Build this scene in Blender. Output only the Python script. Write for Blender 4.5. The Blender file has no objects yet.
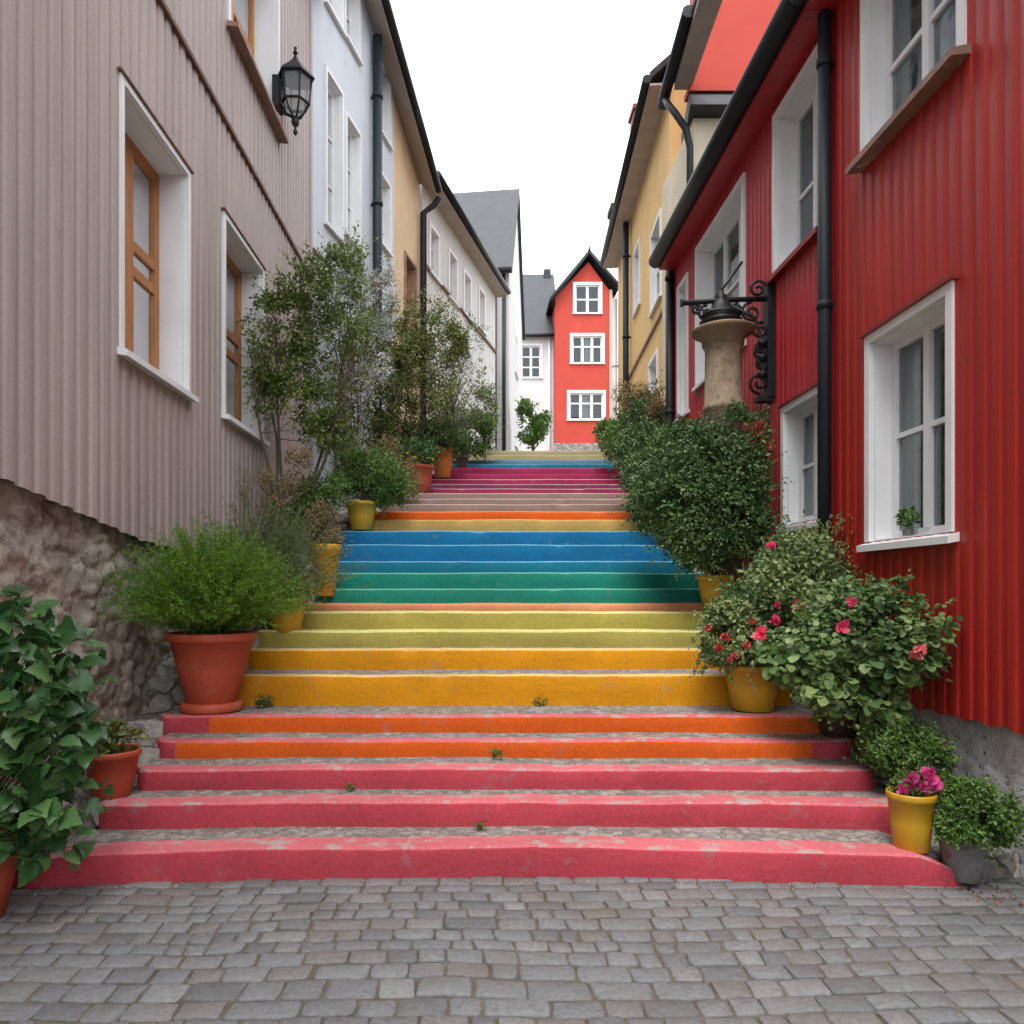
import bpy, math, random
import numpy as np
from mathutils import Vector, noise
R = math.radians
FPX, VX, HY, CAMZ = 750.0, 480.0, 590.0, 1.5
scene = bpy.context.scene
COL = scene.collection
OFF = {}

# ------------------------------------------------------------------ mesh builder
class MB:
    def __init__(s): s.v, s.f, s.m, s.sm = [], [], [], []
    def face(s, idx, mi=0, sm=False): s.f.append(tuple(idx)); s.m.append(mi); s.sm.append(sm)
    def quad(s, a, b, c, d, mi=0):
        n = len(s.v); s.v += [tuple(a), tuple(b), tuple(c), tuple(d)]; s.face((n, n+1, n+2, n+3), mi)
    def poly(s, pts, mi=0):
        n = len(s.v); s.v += [tuple(p) for p in pts]; s.face(range(n, n+len(pts)), mi)
    def hexa(s, p, mi=0):                # 8 corners: bottom ring 0-3, top ring 4-7
        n = len(s.v); s.v += [tuple(q) for q in p]
        for f in ((0,3,2,1),(4,5,6,7),(0,1,5,4),(1,2,6,5),(2,3,7,6),(3,0,4,7)): s.face([n+i for i in f], mi)
    def box(s, x0, x1, y0, y1, z0, z1, mi=0):
        s.hexa([(x0,y0,z0),(x1,y0,z0),(x1,y1,z0),(x0,y1,z0),(x0,y0,z1),(x1,y0,z1),(x1,y1,z1),(x0,y1,z1)], mi)
    def fbox(s, F, s0, s1, z0, z1, o0, o1, mi=0):
        p = F.p
        s.hexa([p(s0,z0,o0),p(s1,z0,o0),p(s1,z0,o1),p(s0,z0,o1),p(s0,z1,o0),p(s1,z1,o0),p(s1,z1,o1),p(s0,z1,o1)], mi)
    def tube(s, pts, rad, n=8, mi=0, caps=True):
        pts = [Vector(p) for p in pts]; k = len(pts)
        if not hasattr(rad, '__len__'): rad = [rad]*k
        base = len(s.v); ref = None
        for i, p in enumerate(pts):
            t = (pts[min(i+1,k-1)] - pts[max(i-1,0)])
            if t.length < 1e-9: t = Vector((0,0,1))
            t.normalize()
            if ref is None:
                ref = Vector((1,0,0)) if abs(t.x) < .8 else Vector((0,1,0))
            a = (ref - t*ref.dot(t))
            if a.length < 1e-6: a = t.orthogonal()
            a.normalize(); b = t.cross(a); ref = a
            for j in range(n):
                an = 2*math.pi*j/n
                s.v.append(tuple(p + (a*math.cos(an)+b*math.sin(an))*rad[i]))
        for i in range(k-1):
            for j in range(n):
                s.face((base+i*n+j, base+i*n+(j+1)%n, base+(i+1)*n+(j+1)%n, base+(i+1)*n+j), mi, True)
        if caps:
            s.face([base+j for j in range(n)][::-1], mi); s.face([base+(k-1)*n+j for j in range(n)], mi)
    def lathe(s, prof, c=(0,0,0), n=28, mi=0, sm=True, ax=None):
        base = len(s.v); k = len(prof)
        for r, z in prof:
            for j in range(n):
                an = 2*math.pi*j/n; s.v.append((c[0]+r*math.cos(an), c[1]+r*math.sin(an), c[2]+z))
        for i in range(k-1):
            for j in range(n):
                s.face((base+i*n+j, base+i*n+(j+1)%n, base+(i+1)*n+(j+1)%n, base+(i+1)*n+j), mi, sm)
    def add(s, V, Fc, mi=0, sm=False):
        n = len(s.v); s.v += [tuple(q) for q in V]
        for f in Fc: s.face([n+i for i in f], mi, sm)
    def build(s, name, mats, parent=None, loc=None):
        o0 = OFF[parent.name] if parent else Vector(loc or (0,0,0))
        me = bpy.data.meshes.new(name)
        v = [(a-o0.x, b-o0.y, c-o0.z) for a, b, c in s.v]
        me.from_pydata(v, [], s.f)
        if not isinstance(mats, (list, tuple)): mats = [mats]
        for m in mats: me.materials.append(m)
        me.polygons.foreach_set('material_index', s.m); me.polygons.foreach_set('use_smooth', s.sm)
        me.update()
        o = bpy.data.objects.new(name, me); COL.objects.link(o)
        if parent: o.parent = parent
        else: o.location = o0
        OFF[o.name] = o0
        return o

def tag(o, label=None, cat=None, group=None, kind=None):
    if label: o['label'] = label
    if cat: o['category'] = cat
    if group: o['group'] = group
    if kind: o['kind'] = kind
    return o
def thing(name, label, cat, loc, group=None):
    o = bpy.data.objects.new(name, None); o.empty_display_size = .1; COL.objects.link(o)
    o.location = loc; OFF[o.name] = Vector(loc)
    return tag(o, label, cat, group)
def struct(name, mb, mats): return tag(mb.build(name, mats), kind='structure')

class Fr:                                 # a wall plane: s along it, z up, o outward
    def __init__(s, x0, y0, x1, y1, flip=1):
        s.O = Vector((x0, y0, 0)); d = Vector((x1-x0, y1-y0, 0)); s.L = d.length; s.d = d/s.L
        s.n = Vector((s.d.y, -s.d.x, 0))*flip
    def p(s, a, z, o=0): return s.O + s.d*a + s.n*o + Vector((0,0,z))
    def s_at(s, px, o=0):
        k = (px-VX)/FPX; q = s.O + s.n*o
        return (k*q.y - q.x)/(s.d.x - k*s.d.y)
    def z_at(s, a, py, o=0):
        return CAMZ + (HY-py)*s.p(a,0,o).y/FPX
def W(px, py, Y): return Vector(((px-VX)*Y/FPX, Y, CAMZ+(HY-py)*Y/FPX))

# ------------------------------------------------------------------ materials
def nt(name):
    m = bpy.data.materials.new(name); m.use_nodes = True; t = m.node_tree; return m, t, t.nodes['Principled BSDF']
def N(t, ty, **kw):
    n = t.nodes.new(ty)
    for k, v in kw.items(): setattr(n, k, v)
    return n
def ramp(t, fac, stops):
    r = N(t, 'ShaderNodeValToRGB'); e = r.color_ramp.elements
    while len(e) < len(stops): e.new(.5)
    for el, (p, c) in zip(e, stops): el.position = p; el.color = (*c, 1) if len(c) == 3 else c
    t.links.new(fac, r.inputs[0]); return r.outputs[0]
def nz(t, scale, detail=6, rough=.6, vec=None, sc=None):
    n = N(t, 'ShaderNodeTexNoise'); n.inputs['Scale'].default_value = scale; n.inputs['Detail'].default_value = detail
    n.inputs['Roughness'].default_value = rough
    tc = N(t, 'ShaderNodeTexCoord'); src = tc.outputs['Object']
    if sc:
        mp = N(t, 'ShaderNodeMapping'); mp.inputs['Scale'].default_value = sc; t.links.new(src, mp.inputs[0]); src = mp.outputs[0]
    t.links.new(src, n.inputs['Vector']); return n
def mixc(t, fac, a, b):
    m = N(t, 'ShaderNodeMix', data_type='RGBA')
    if isinstance(fac, float): m.inputs[0].default_value = fac
    else: t.links.new(fac, m.inputs[0])
    for i, c in ((6, a), (7, b)):
        if isinstance(c, tuple): m.inputs[i].default_value = (*c, 1)
        else: t.links.new(c, m.inputs[i])
    return m.outputs[2]
def mat(name, c, var=.15, scale=4, rough=.75, bump=.1, bscale=60, stain=None, stain_at=.6, sscale=1.5, metal=0, sc=None, spec=.5, grain=.06, streak=0):
    """painted / plastered surface: broad tone drift, fine grain, optional stains or chips"""
    m, t, b = nt(name)
    n1 = nz(t, scale, 5, .6, sc=sc)
    lo = tuple(x*(1-var) for x in c); hi = tuple(min(1, x*(1+var)) for x in c)
    out = ramp(t, n1.outputs[0], [(.3, lo), (.7, hi)])
    n2 = nz(t, bscale*1.7, 3, .7)
    g = ramp(t, n2.outputs[0], [(.25, (1-grain*3,)*3), (.75, (1+grain,)*3)])
    mm = N(t, 'ShaderNodeMix', data_type='RGBA', blend_type='MULTIPLY'); mm.inputs[0].default_value = 1
    t.links.new(out, mm.inputs[6]); t.links.new(g, mm.inputs[7]); out = mm.outputs[2]
    if streak:
        n5 = nz(t, 9, 6, .7, sc=(1,1,.05)); f5 = ramp(t, n5.outputs[0], [(.35, (1-streak,)*3), (.62, (1+streak*.4,)*3)])
        m5 = N(t, 'ShaderNodeMix', data_type='RGBA', blend_type='MULTIPLY'); m5.inputs[0].default_value = 1
        t.links.new(out, m5.inputs[6]); t.links.new(f5, m5.inputs[7]); out = m5.outputs[2]
    if stain:
        n3 = nz(t, sscale, 9, .72)
        f = ramp(t, n3.outputs[0], [(stain_at-.04, (0,0,0)), (stain_at+.05, (1,1,1))])
        out = mixc(t, f, out, stain)
    t.links.new(out, b.inputs['Base Color'])
    b.inputs['Roughness'].default_value = rough; b.inputs['Metallic'].default_value = metal
    b.inputs['Specular IOR Level'].default_value = spec
    if bump:
        n4 = nz(t, bscale, 6, .65); bp = N(t, 'ShaderNodeBump'); bp.inputs['Strength'].default_value = bump; bp.inputs['Distance'].default_value = .01
        t.links.new(n4.outputs[0], bp.inputs['Height']); t.links.new(bp.outputs[0], b.inputs['Normal'])
    return m
def leafmat(name, cols, rough=.45, trans=.25, spec=.4):
    m, t, b = nt(name)
    g = N(t, 'ShaderNodeNewGeometry')
    cols = [(x*1.45, y*1.42, z*1.15) for x, y, z in cols] if max(cols[0]) < .3 else cols
    k = len(cols)
    c = ramp(t, g.outputs['Random Per Island'], [(i/(k-1), x) for i, x in enumerate(cols)])
    n1 = nz(t, 3.5, 3)
    v = ramp(t, n1.outputs[0], [(.3, (.6,.65,.6)), (.7, (1.3,1.25,1.1))])
    mm = N(t, 'ShaderNodeMix', data_type='RGBA', blend_type='MULTIPLY'); mm.inputs[0].default_value = 1
    t.links.new(c, mm.inputs[6]); t.links.new(v, mm.inputs[7]); c = mm.outputs[2]
    t.links.new(c, b.inputs['Base Color']); b.inputs['Roughness'].default_value = rough
    b.inputs['Specular IOR Level'].default_value = spec
    tr = N(t, 'ShaderNodeBsdfTranslucent'); t.links.new(c, tr.inputs[0])
    mx = N(t, 'ShaderNodeMixShader'); mx.inputs[0].default_value = trans
    t.links.new(b.outputs[0], mx.inputs[1]); t.links.new(tr.outputs[0], mx.inputs[2])
    t.links.new(mx.outputs[0], t.nodes['Material Output'].inputs[0]); return m

def stonemat(name, cols, scale=6, bump=.5, mortar=(.10,.085,.07), mw=.05):
    m, t, b = nt(name)
    tc = N(t, 'ShaderNodeTexCoord')
    vo = N(t, 'ShaderNodeTexVoronoi', feature='DISTANCE_TO_EDGE'); vo.inputs['Scale'].default_value = scale
    vc = N(t, 'ShaderNodeTexVoronoi'); vc.inputs['Scale'].default_value = scale
    n0 = nz(t, 5, 4); ad = N(t, 'ShaderNodeVectorMath', operation='MULTIPLY_ADD'); ad.inputs[1].default_value = (.12,)*3
    t.links.new(n0.outputs[1], ad.inputs[0]); t.links.new(tc.outputs['Object'], ad.inputs[2])
    t.links.new(ad.outputs[0], vo.inputs['Vector']); t.links.new(ad.outputs[0], vc.inputs['Vector'])
    sp = N(t, 'ShaderNodeSeparateColor'); t.links.new(vc.outputs['Color'], sp.inputs[0])
    k = len(cols); base = ramp(t, sp.outputs[0], [(i/(k-1), c) for i, c in enumerate(cols)])
    n1 = nz(t, 22, 8, .7); v = ramp(t, n1.outputs[0], [(.3, (.55,.55,.55)), (.7, (1.35,1.35,1.35))])
    mm = N(t, 'ShaderNodeMix', data_type='RGBA', blend_type='MULTIPLY'); mm.inputs[0].default_value = 1
    t.links.new(base, mm.inputs[6]); t.links.new(v, mm.inputs[7])
    f = ramp(t, vo.outputs[0], [(0, (1,1,1)), (mw, (0,0,0))])
    t.links.new(mixc(t, f, mm.outputs[2], mortar), b.inputs['Base Color'])
    b.inputs['Roughness'].default_value = .9; b.inputs['Specular IOR Level'].default_value = .25
    hr = ramp(t, vo.outputs[0], [(0, (0,0,0)), (mw*2.2, (1,1,1))])
    ma = N(t, 'ShaderNodeMath', operation='MULTIPLY_ADD'); ma.inputs[1].default_value = .7
    t.links.new(n1.outputs[0], ma.inputs[0]); t.links.new(hr, ma.inputs[2])
    bp = N(t, 'ShaderNodeBump'); bp.inputs['Strength'].default_value = bump; bp.inputs['Distance'].default_value = .03
    t.links.new(ma.outputs[0], bp.inputs['Height']); t.links.new(bp.outputs[0], b.inputs['Normal'])
    return m

def pavermat():
    m, t, b = nt('paving_stone')
    g = N(t, 'ShaderNodeNewGeometry')
    c = ramp(t, g.outputs['Random Per Island'], [(0, (.125,.125,.128)), (.3, (.165,.168,.175)), (.65, (.185,.186,.19)), (.85, (.16,.152,.142)), (1, (.215,.217,.22))])
    n1 = nz(t, 45, 9, .75); v = ramp(t, n1.outputs[0], [(.28, (.6,.6,.6)), (.72, (1.3,1.3,1.3))])
    mm = N(t, 'ShaderNodeMix', data_type='RGBA', blend_type='MULTIPLY'); mm.inputs[0].default_value = 1
    t.links.new(c, mm.inputs[6]); t.links.new(v, mm.inputs[7])
    n2 = nz(t, 1.6, 6, .65); f = ramp(t, n2.outputs[0], [(.5, (0,0,0)), (.72, (.75,.75,.75))])
    t.links.new(mixc(t, f, mm.outputs[2], (.115,.10,.08)), b.inputs['Base Color'])
    b.inputs['Roughness'].default_value = .62; b.inputs['Specular IOR Level'].default_value = .35
    bp = N(t, 'ShaderNodeBump'); bp.inputs['Strength'].default_value = .5; bp.inputs['Distance'].default_value = .012
    n3 = nz(t, 28, 10, .7)
    t.links.new(n3.outputs[0], bp.inputs['Height']); t.links.new(bp.outputs[0], b.inputs['Normal'])
    return m

def glassmat():
    m, t, b = nt('window_glass')
    tr = N(t, 'ShaderNodeBsdfTransparent'); tr.inputs[0].default_value = (.80,.84,.85,1)
    gl = N(t, 'ShaderNodeBsdfGlossy'); gl.inputs['Roughness'].default_value = .03; gl.inputs[0].default_value = (.95,.97,1,1)
    n = nz(t, 2.2, 2); bp = N(t, 'ShaderNodeBump'); bp.inputs['Strength'].default_value = .12; bp.inputs['Distance'].default_value = .02
    t.links.new(n.outputs[0], bp.inputs['Height']); t.links.new(bp.outputs[0], gl.inputs['Normal'])
    fr = N(t, 'ShaderNodeFresnel'); fr.inputs[0].default_value = 1.5
    ma = N(t, 'ShaderNodeMath', operation='MULTIPLY_ADD'); ma.inputs[1].default_value = .62; ma.inputs[2].default_value = .012; ma.use_clamp = True
    t.links.new(fr.outputs[0], ma.inputs[0])
    mx = N(t, 'ShaderNodeMixShader'); t.links.new(ma.outputs[0], mx.inputs[0])
    t.links.new(tr.outputs[0], mx.inputs[1]); t.links.new(gl.outputs[0], mx.inputs[2])
    t.links.new(mx.outputs[0], t.nodes['Material Output'].inputs[0]); return m

def paint(name, c, chip=None, at=.665, rough=.8):
    return mat(name, c, .16, 2.2, rough, .6, 32, stain=chip or tuple(x*.62+.06 for x in c), stain_at=at-.045, sscale=7, grain=.09, spec=.2, sc=(.6,1,1))
M = dict(
 taupe = mat('taupe_siding', (.38,.312,.292), .08, 2, .55, .06, 25, stain=(.27,.19,.16), stain_at=.66, sscale=2.6, sc=(1,1,.15), grain=.04, streak=.14),
 reda = mat('bright_red_siding', (.36,.018,.013), .12, 2, .45, .06, 25, stain=(.22,.025,.02), stain_at=.64, sscale=3, sc=(1,1,.2), grain=.05, streak=.22),
 redb = mat('crimson_siding', (.40,.022,.030), .12, 2, .42, .04, 25, stain=(.27,.02,.03), stain_at=.7, sscale=2, sc=(1,1,.2), grain=.05, streak=.2),
 redtrim = mat('dark_red_trim', (.24,.018,.016), .15, 4, .5, .06, 40),
 seam = mat('rusty_trim', (.16,.085,.06), .35, 8, .8, .3, 50, stain=(.33,.27,.24), stain_at=.62, sscale=6),
 white = mat('white_paint', (.72,.73,.74), .05, 3, .5, .05, 60, stain=(.52,.49,.46), stain_at=.69, sscale=5, grain=.02),
 oak = mat('oak_frame', (.42,.17,.05), .25, 5, .5, .15, 40, sc=(6,6,.6)),
 brownsill = mat('weathered_sill', (.27,.16,.12), .3, 6, .7, .2, 60, stain=(.5,.46,.43), stain_at=.64, sscale=8),
 curtain = mat('lace_curtain', (.44,.44,.42), .35, 9, .9, .2, 90),
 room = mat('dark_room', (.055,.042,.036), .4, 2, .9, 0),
 blue = mat('pale_blue_render', (.56,.61,.67), .05, 2, .75, .12, 50, stain=(.44,.49,.56), stain_at=.64, sscale=1.4, sc=(1,1,.4), grain=.02),
 yellow = mat('yellow_render', (.66,.49,.31), .09, 2, .85, .2, 50, stain=(.52,.39,.24), stain_at=.66, sscale=1.5, grain=.03),
 ochre = mat('ochre_render', (.70,.46,.19), .09, 2, .85, .2, 50, stain=(.55,.38,.2), stain_at=.66, sscale=1.5, grain=.03),
 cream = mat('cream_render', (.62,.53,.40), .09, 2, .85, .2, 50, stain=(.5,.42,.33), stain_at=.64, sscale=1.5),
 whitewall = mat('white_render', (.60,.60,.60), .05, 2, .85, .2, 40, stain=(.52,.50,.47), stain_at=.62, sscale=1.8, grain=.02),
 redfar = mat('coral_red_render', (.42,.042,.025), .07, 1.5, .8, .15, 30, stain=(.52,.07,.05), stain_at=.66, sscale=1.2, grain=.02),
 black = mat('black_metal', (.011,.012,.014), .25, 6, .5, .05, 60, spec=.3),
 pipe = mat('dark_pipe', (.014,.021,.027), .15, 3, .55, .03, 60, spec=.25),
 soffit = mat('soffit_board', (.40,.33,.28), .12, 3, .8, .1, 40),
 concrete = mat('roughcast', (.58,.575,.57), .25, 7, .95, .9, 42, stain=(.055,.05,.045), stain_at=.60, sscale=17, grain=.15),
 rubble = stonemat('rubble_stone', [(.26,.235,.21),(.36,.34,.31),(.19,.165,.14),(.40,.385,.36),(.30,.255,.215)], 5.0, 1.0, (.15,.125,.10), .05),
 tread = stonemat('tread_stone', [(.24,.22,.20),(.31,.285,.26),(.18,.16,.14),(.27,.23,.21)], 15, .4, (.13,.11,.09), .05),
 rubblewall = mat('mortared_rubble', (.37,.335,.275), .32, 3.5, .95, 1.0, 26, stain=(.17,.14,.11), stain_at=.55, sscale=6, grain=.14),
 paver = pavermat(),
 joint = mat('joint_dirt', (.11,.092,.07), .4, 9, 1, .6, 90, stain=(.075,.09,.035), stain_at=.60, sscale=3),
 soil = mat('soil', (.13,.105,.08), .5, 12, 1, 1, 50, stain=(.30,.26,.22), stain_at=.55, sscale=14),
 terra = mat('terracotta', (.43,.075,.032), .12, 5, .6, .12, 50, stain=(.36,.15,.10), stain_at=.62, sscale=6, grain=.03),
 terra2 = mat('orange_pot_glaze', (.62,.17,.03), .12, 5, .5, .08, 50),
 ypot = mat('yellow_pot_glaze', (.52,.30,.015), .1, 5, .42, .06, 50, stain=(.33,.22,.07), stain_at=.62, sscale=7, grain=.03),
 brownpot = mat('brown_pot_glaze', (.07,.035,.035), .15, 5, .45, .05, 50),
 greypot = mat('grey_tin_pot', (.20,.20,.20), .3, 9, .35, .12, 40, stain=(.10,.08,.07), stain_at=.58, sscale=10, metal=.3),
 bark = mat('bark', (.10,.075,.055), .3, 20, .95, .6, 60, sc=(1,1,.2)),
 pillar = mat('weathered_sandstone', (.27,.205,.14), .25, 6, .95, .8, 30, stain=(.12,.10,.075), stain_at=.58, sscale=7, grain=.12),
 pillarcap = mat('brown_cap_stone', (.20,.14,.085), .25, 6, .8, .5, 40, stain=(.10,.08,.06), stain_at=.6, sscale=7),
 glass = glassmat(),
 lampglass = None,
)
def slate():
    m, t, b = nt('slate_roof')
    tc = N(t, 'ShaderNodeTexCoord'); sx = N(t, 'ShaderNodeSeparateXYZ'); t.links.new(tc.outputs['Object'], sx.inputs[0])
    n1 = nz(t, 4, 6, .7); c = ramp(t, n1.outputs[0], [(.3, (.020,.025,.033)), (.7, (.038,.046,.056))])
    w = N(t, 'ShaderNodeMath', operation='FRACT'); mu = N(t, 'ShaderNodeMath', operation='MULTIPLY'); mu.inputs[1].default_value = 3.2
    t.links.new(sx.outputs[2], mu.inputs[0]); t.links.new(mu.outputs[0], w.inputs[0])
    n7 = nz(t, 2.5, 4, .8, sc=(.6,.6,3.2)); v7 = ramp(t, n7.outputs[0], [(.3, (.65,)*3), (.7, (1.25,)*3)]); m7 = N(t, 'ShaderNodeMix', data_type='RGBA', blend_type='MULTIPLY'); m7.inputs[0].default_value = 1
    t.links.new(c, m7.inputs[6]); t.links.new(v7, m7.inputs[7]); c = m7.outputs[2]
    bp = N(t, 'ShaderNodeBump'); bp.inputs['Distance'].default_value = .06; bp.inputs['Strength'].default_value = .8
    t.links.new(w.outputs[0], bp.inputs['Height']); t.links.new(bp.outputs[0], b.inputs['Normal'])
    t.links.new(c, b.inputs['Base Color']); b.inputs['Roughness'].default_value = .6; return m
M['slate'] = slate()
def lampg():
    m, t, b = nt('lantern_glass'); b.inputs['Base Color'].default_value = (.35,.38,.4,1); b.inputs['Roughness'].default_value = .15
    b.inputs['Alpha'].default_value = .45; return m
M['lampglass'] = lampg()
G = dict(
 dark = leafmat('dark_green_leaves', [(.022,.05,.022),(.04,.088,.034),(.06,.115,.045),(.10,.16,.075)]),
 mid = leafmat('mid_green_leaves', [(.03,.07,.02),(.055,.12,.03),(.085,.155,.04),(.12,.20,.06)]),
 tree = leafmat('tree_leaves', [(.04,.075,.02),(.075,.115,.03),(.11,.15,.04),(.15,.17,.07)]),
 olive = leafmat('olive_leaves', [(.05,.075,.025),(.085,.12,.038),(.13,.15,.05),(.16,.15,.07)]),
 fern = leafmat('feathery_leaves', [(.04,.10,.014),(.075,.17,.02),(.13,.24,.03),(.075,.14,.03)], .5, .3),
 sage = leafmat('sage_leaves', [(.055,.085,.045),(.085,.125,.065),(.12,.15,.09),(.07,.09,.04)]),
 big = leafmat('broad_leaves', [(.016,.05,.018),(.028,.085,.032),(.045,.11,.045),(.075,.15,.07)], .36, .2, .5),
 rose = leafmat('rose_leaves', [(.06,.10,.04),(.10,.155,.065),(.15,.20,.10),(.20,.24,.15)], .5),
 hyd = leafmat('rounded_leaves', [(.035,.07,.025),(.06,.11,.04),(.09,.15,.06),(.14,.20,.10)], .5),
 dry = leafmat('dry_leaves', [(.10,.075,.05),(.16,.12,.08),(.22,.16,.11),(.09,.085,.04)], .8),
 white = leafmat('white_blossom', [(.55,.56,.62),(.62,.64,.70),(.5,.5,.58)], .6, .3),
 pink = leafmat('pink_petals', [(.72,.03,.14),(.80,.10,.22),(.62,.02,.10)], .5, .3),
 coral = leafmat('coral_petals', [(.55,.06,.07),(.65,.12,.12),(.45,.05,.07)], .5, .3),
 magenta = leafmat('magenta_petals', [(.85,.05,.28),(.88,.12,.38),(.65,.05,.32)], .5, .3),
 redleaf = leafmat('red_leaves', [(.30,.05,.03),(.4,.1,.04),(.22,.06,.04)], .6),
)

# ------------------------------------------------------------------ foliage
def T_small(w=.55, z=.1): return (np.array([(0,0,0),(.5*w,.45,z),(0,1,0),(-.5*w,.45,z)], float), [(0,1,2),(0,2,3)])
def T_oval(w=.7, droop=.2):
    v = [(0,0,0),(0,.5,-.04),(0,1,-droop),(.42*w,.22,.05),(.5*w,.55,.04),(.26*w,.85,-.1),(-.42*w,.22,.05),(-.5*w,.55,.04),(-.26*w,.85,-.1)]
    return np.array(v, float), [(0,3,1),(3,4,1),(4,5,1),(5,2,1),(0,1,6),(6,1,7),(7,1,8),(8,1,2)]
def T_lobe():
    half = [(.10,-.07),(.30,-.06),(.46,.10),(.42,.24),(.52,.34),(.47,.48),(.36,.52),(.38,.66),(.24,.74),(.17,.86)]
    zf = lambda x, y: .16*abs(x) - .32*y*y + .03*math.sin(9*y)*abs(x)*2
    v = [(0,0,0),(0,.25,zf(0,.25)),(0,.5,zf(0,.5)),(0,.75,zf(0,.75)),(0,1.02,zf(0,1.02)-.04)]
    f = []
    for s in (1,-1):
        b = len(v)
        for x, y in half: v.append((s*x, y, zf(x, y)))
        ids = [b+i for i in range(10)]
        mids = [0,1,1,1,2,2,2,3,3,3]
        seq = ids+[4]; ms = mids+[4]
        for i in range(10):
            a, c2 = seq[i], seq[i+1]; m0, m1 = ms[i], (mids[i+1] if i < 9 else 3)
            f.append((m0,a,c2) if s > 0 else (m0,c2,a))
            if m1 != m0: f.append((m0,c2,m1) if s > 0 else (m0,m1,c2))
        f.append((0, ids[0], 1)) if False else None
    return np.array(v, float), f
def leaves(mb, P, D, U, S, tmpl, mi=0, sm=False):
    TV, TF = tmpl
    P = np.asarray(P, float); D = np.asarray(D, float); U = np.asarray(U, float); S = np.asarray(S, float)
    D /= (np.linalg.norm(D, axis=1, keepdims=True)+1e-9)
    X = np.cross(D, U); X /= (np.linalg.norm(X, axis=1, keepdims=True)+1e-9)
    Z = np.cross(X, D)
    V = P[:,None,:] + S[:,None,None]*(TV[None,:,0,None]*X[:,None,:] + TV[None,:,1,None]*D[:,None,:] + TV[None,:,2,None]*Z[:,None,:])
    n0 = len(mb.v); k = len(TV); V = V.reshape(-1, 3)
    mb.v.extend(map(tuple, V.tolist()))
    for i in range(len(P)):
        b = n0+i*k
        for f in TF: mb.f.append(tuple(b+j for j in f))
    c = len(P)*len(TF); mb.m.extend([mi]*c); mb.sm.extend([sm]*c)
def crown_pts(blobs, n, seed, gap=-.2, freq=3.0, shell=.45):
    """points spread through lumpy ellipsoids with noise gaps; returns position + outward direction"""
    rg = np.random.default_rng(seed); P = []; Dn = []
    w = np.array([b[3]*b[4]*b[5] for b in blobs])**(2/3); w = w/w.sum(); tries = 0
    while len(P) < n and tries < n*30:
        tries += 1
        b = blobs[rg.choice(len(blobs), p=w)]
        d = rg.normal(size=3); d /= np.linalg.norm(d)
        lump = 1 + .28*noise.noise(Vector(d*1.9) + Vector((seed*3.1+b[0], b[1], b[2])))
        r = rg.uniform()**shell * lump
        if rg.uniform() < .06: r *= 1.13
        p = (b[0]+d[0]*b[3]*r, b[1]+d[1]*b[4]*r, b[2]+d[2]*b[5]*r)
        if noise.noise(Vector(p)*freq + Vector((seed, 7, 1))) < gap: continue
        P.append(p); Dn.append(d)
    return np.array(P), np.array(Dn), rg
def crown(mb, blobs, n, size, seed, tmpl=None, gap=-.2, freq=3.0, shell=.45, up=.5, rnd=.9, mi=0, droop=0, sm=False):
    P, Dn, rg = crown_pts(blobs, n, seed, gap, freq, shell)
    k = len(P); rn = rg.normal(size=(k,3))
    D = Dn*.8 + rn*rnd; D[:,2] -= droop
    U = Dn*.7 + rg.normal(size=(k,3))*.6 + np.array([0,0,up])
    leaves(mb, P, D, U, size*rg.uniform(.55, 1.3, k), tmpl or T_small(), mi, sm)
    return P
def sprigs(mb, P, c, k, ln, size, seed, tmpl=None, per=11):
    rg = np.random.default_rng(seed); c = np.array(c); P = np.asarray(P); d = np.linalg.norm(P-c, axis=1); far = P[np.argsort(d)[len(d)//3:]]
    Q=[];D=[];U=[];S=[]
    for i in range(k):
        p = far[rg.integers(len(far))].copy(); v = p-c; v /= (np.linalg.norm(v)+1e-9); v = v*.7+rg.normal(size=3)*.45+np.array([0,0,.25]); v /= np.linalg.norm(v)
        L = ln*rg.uniform(.4,1.2)
        for j in range(per):
            v = v+rg.normal(size=3)*.08+np.array([0,0,-.03]); p = p+v*L/per
            Q.append(p.copy()); D.append(v*.6+rg.normal(size=3)*.7); U.append(rg.normal(size=3)*.6+np.array([0,-.2,.8])); S.append(size*rg.uniform(.6,1.2)*(1.15-.5*j/per))
    leaves(mb, Q, D, U, S, tmpl or T_small())
def branches(mb, base, targets, r0, seed, sag=.1, n=5, mi=0):
    rd = random.Random(seed)
    for tp in targets:
        b = Vector(base) + Vector((rd.uniform(-.5,.5), rd.uniform(-.5,.5), 0))*r0*3; e = Vector(tp); pts = []; k = 6
        side = Vector((rd.uniform(-1,1), rd.uniform(-1,1), 0))*(e-b).length*.07
        for i in range(k+1):
            t = i/k; q = b.lerp(e, t); q.x += (e.x-b.x)*(t*t-t)*.7; q.y += (e.y-b.y)*(t*t-t)*.7
            q += side*math.sin(t*math.pi*1.6); pts.append(q)
        mb.tube(pts, [r0*(1-.85*i/k) for i in range(k+1)], n, mi, False)
def bloom(mb, c, r, seed, k=16, out=(0,-1,.4)):
    rg = np.random.default_rng(seed); D = rg.normal(size=(k,3))*.8 + np.array(out)*.9
    U = rg.normal(size=(k,3)) + np.array(out)*1.2
    P = np.array(c)[None,:] + rg.normal(size=(k,3))*r*.14
    leaves(mb, P, D, U, r*rg.uniform(.7,1.15,k), T_oval(1.05,.1), 0)

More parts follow.
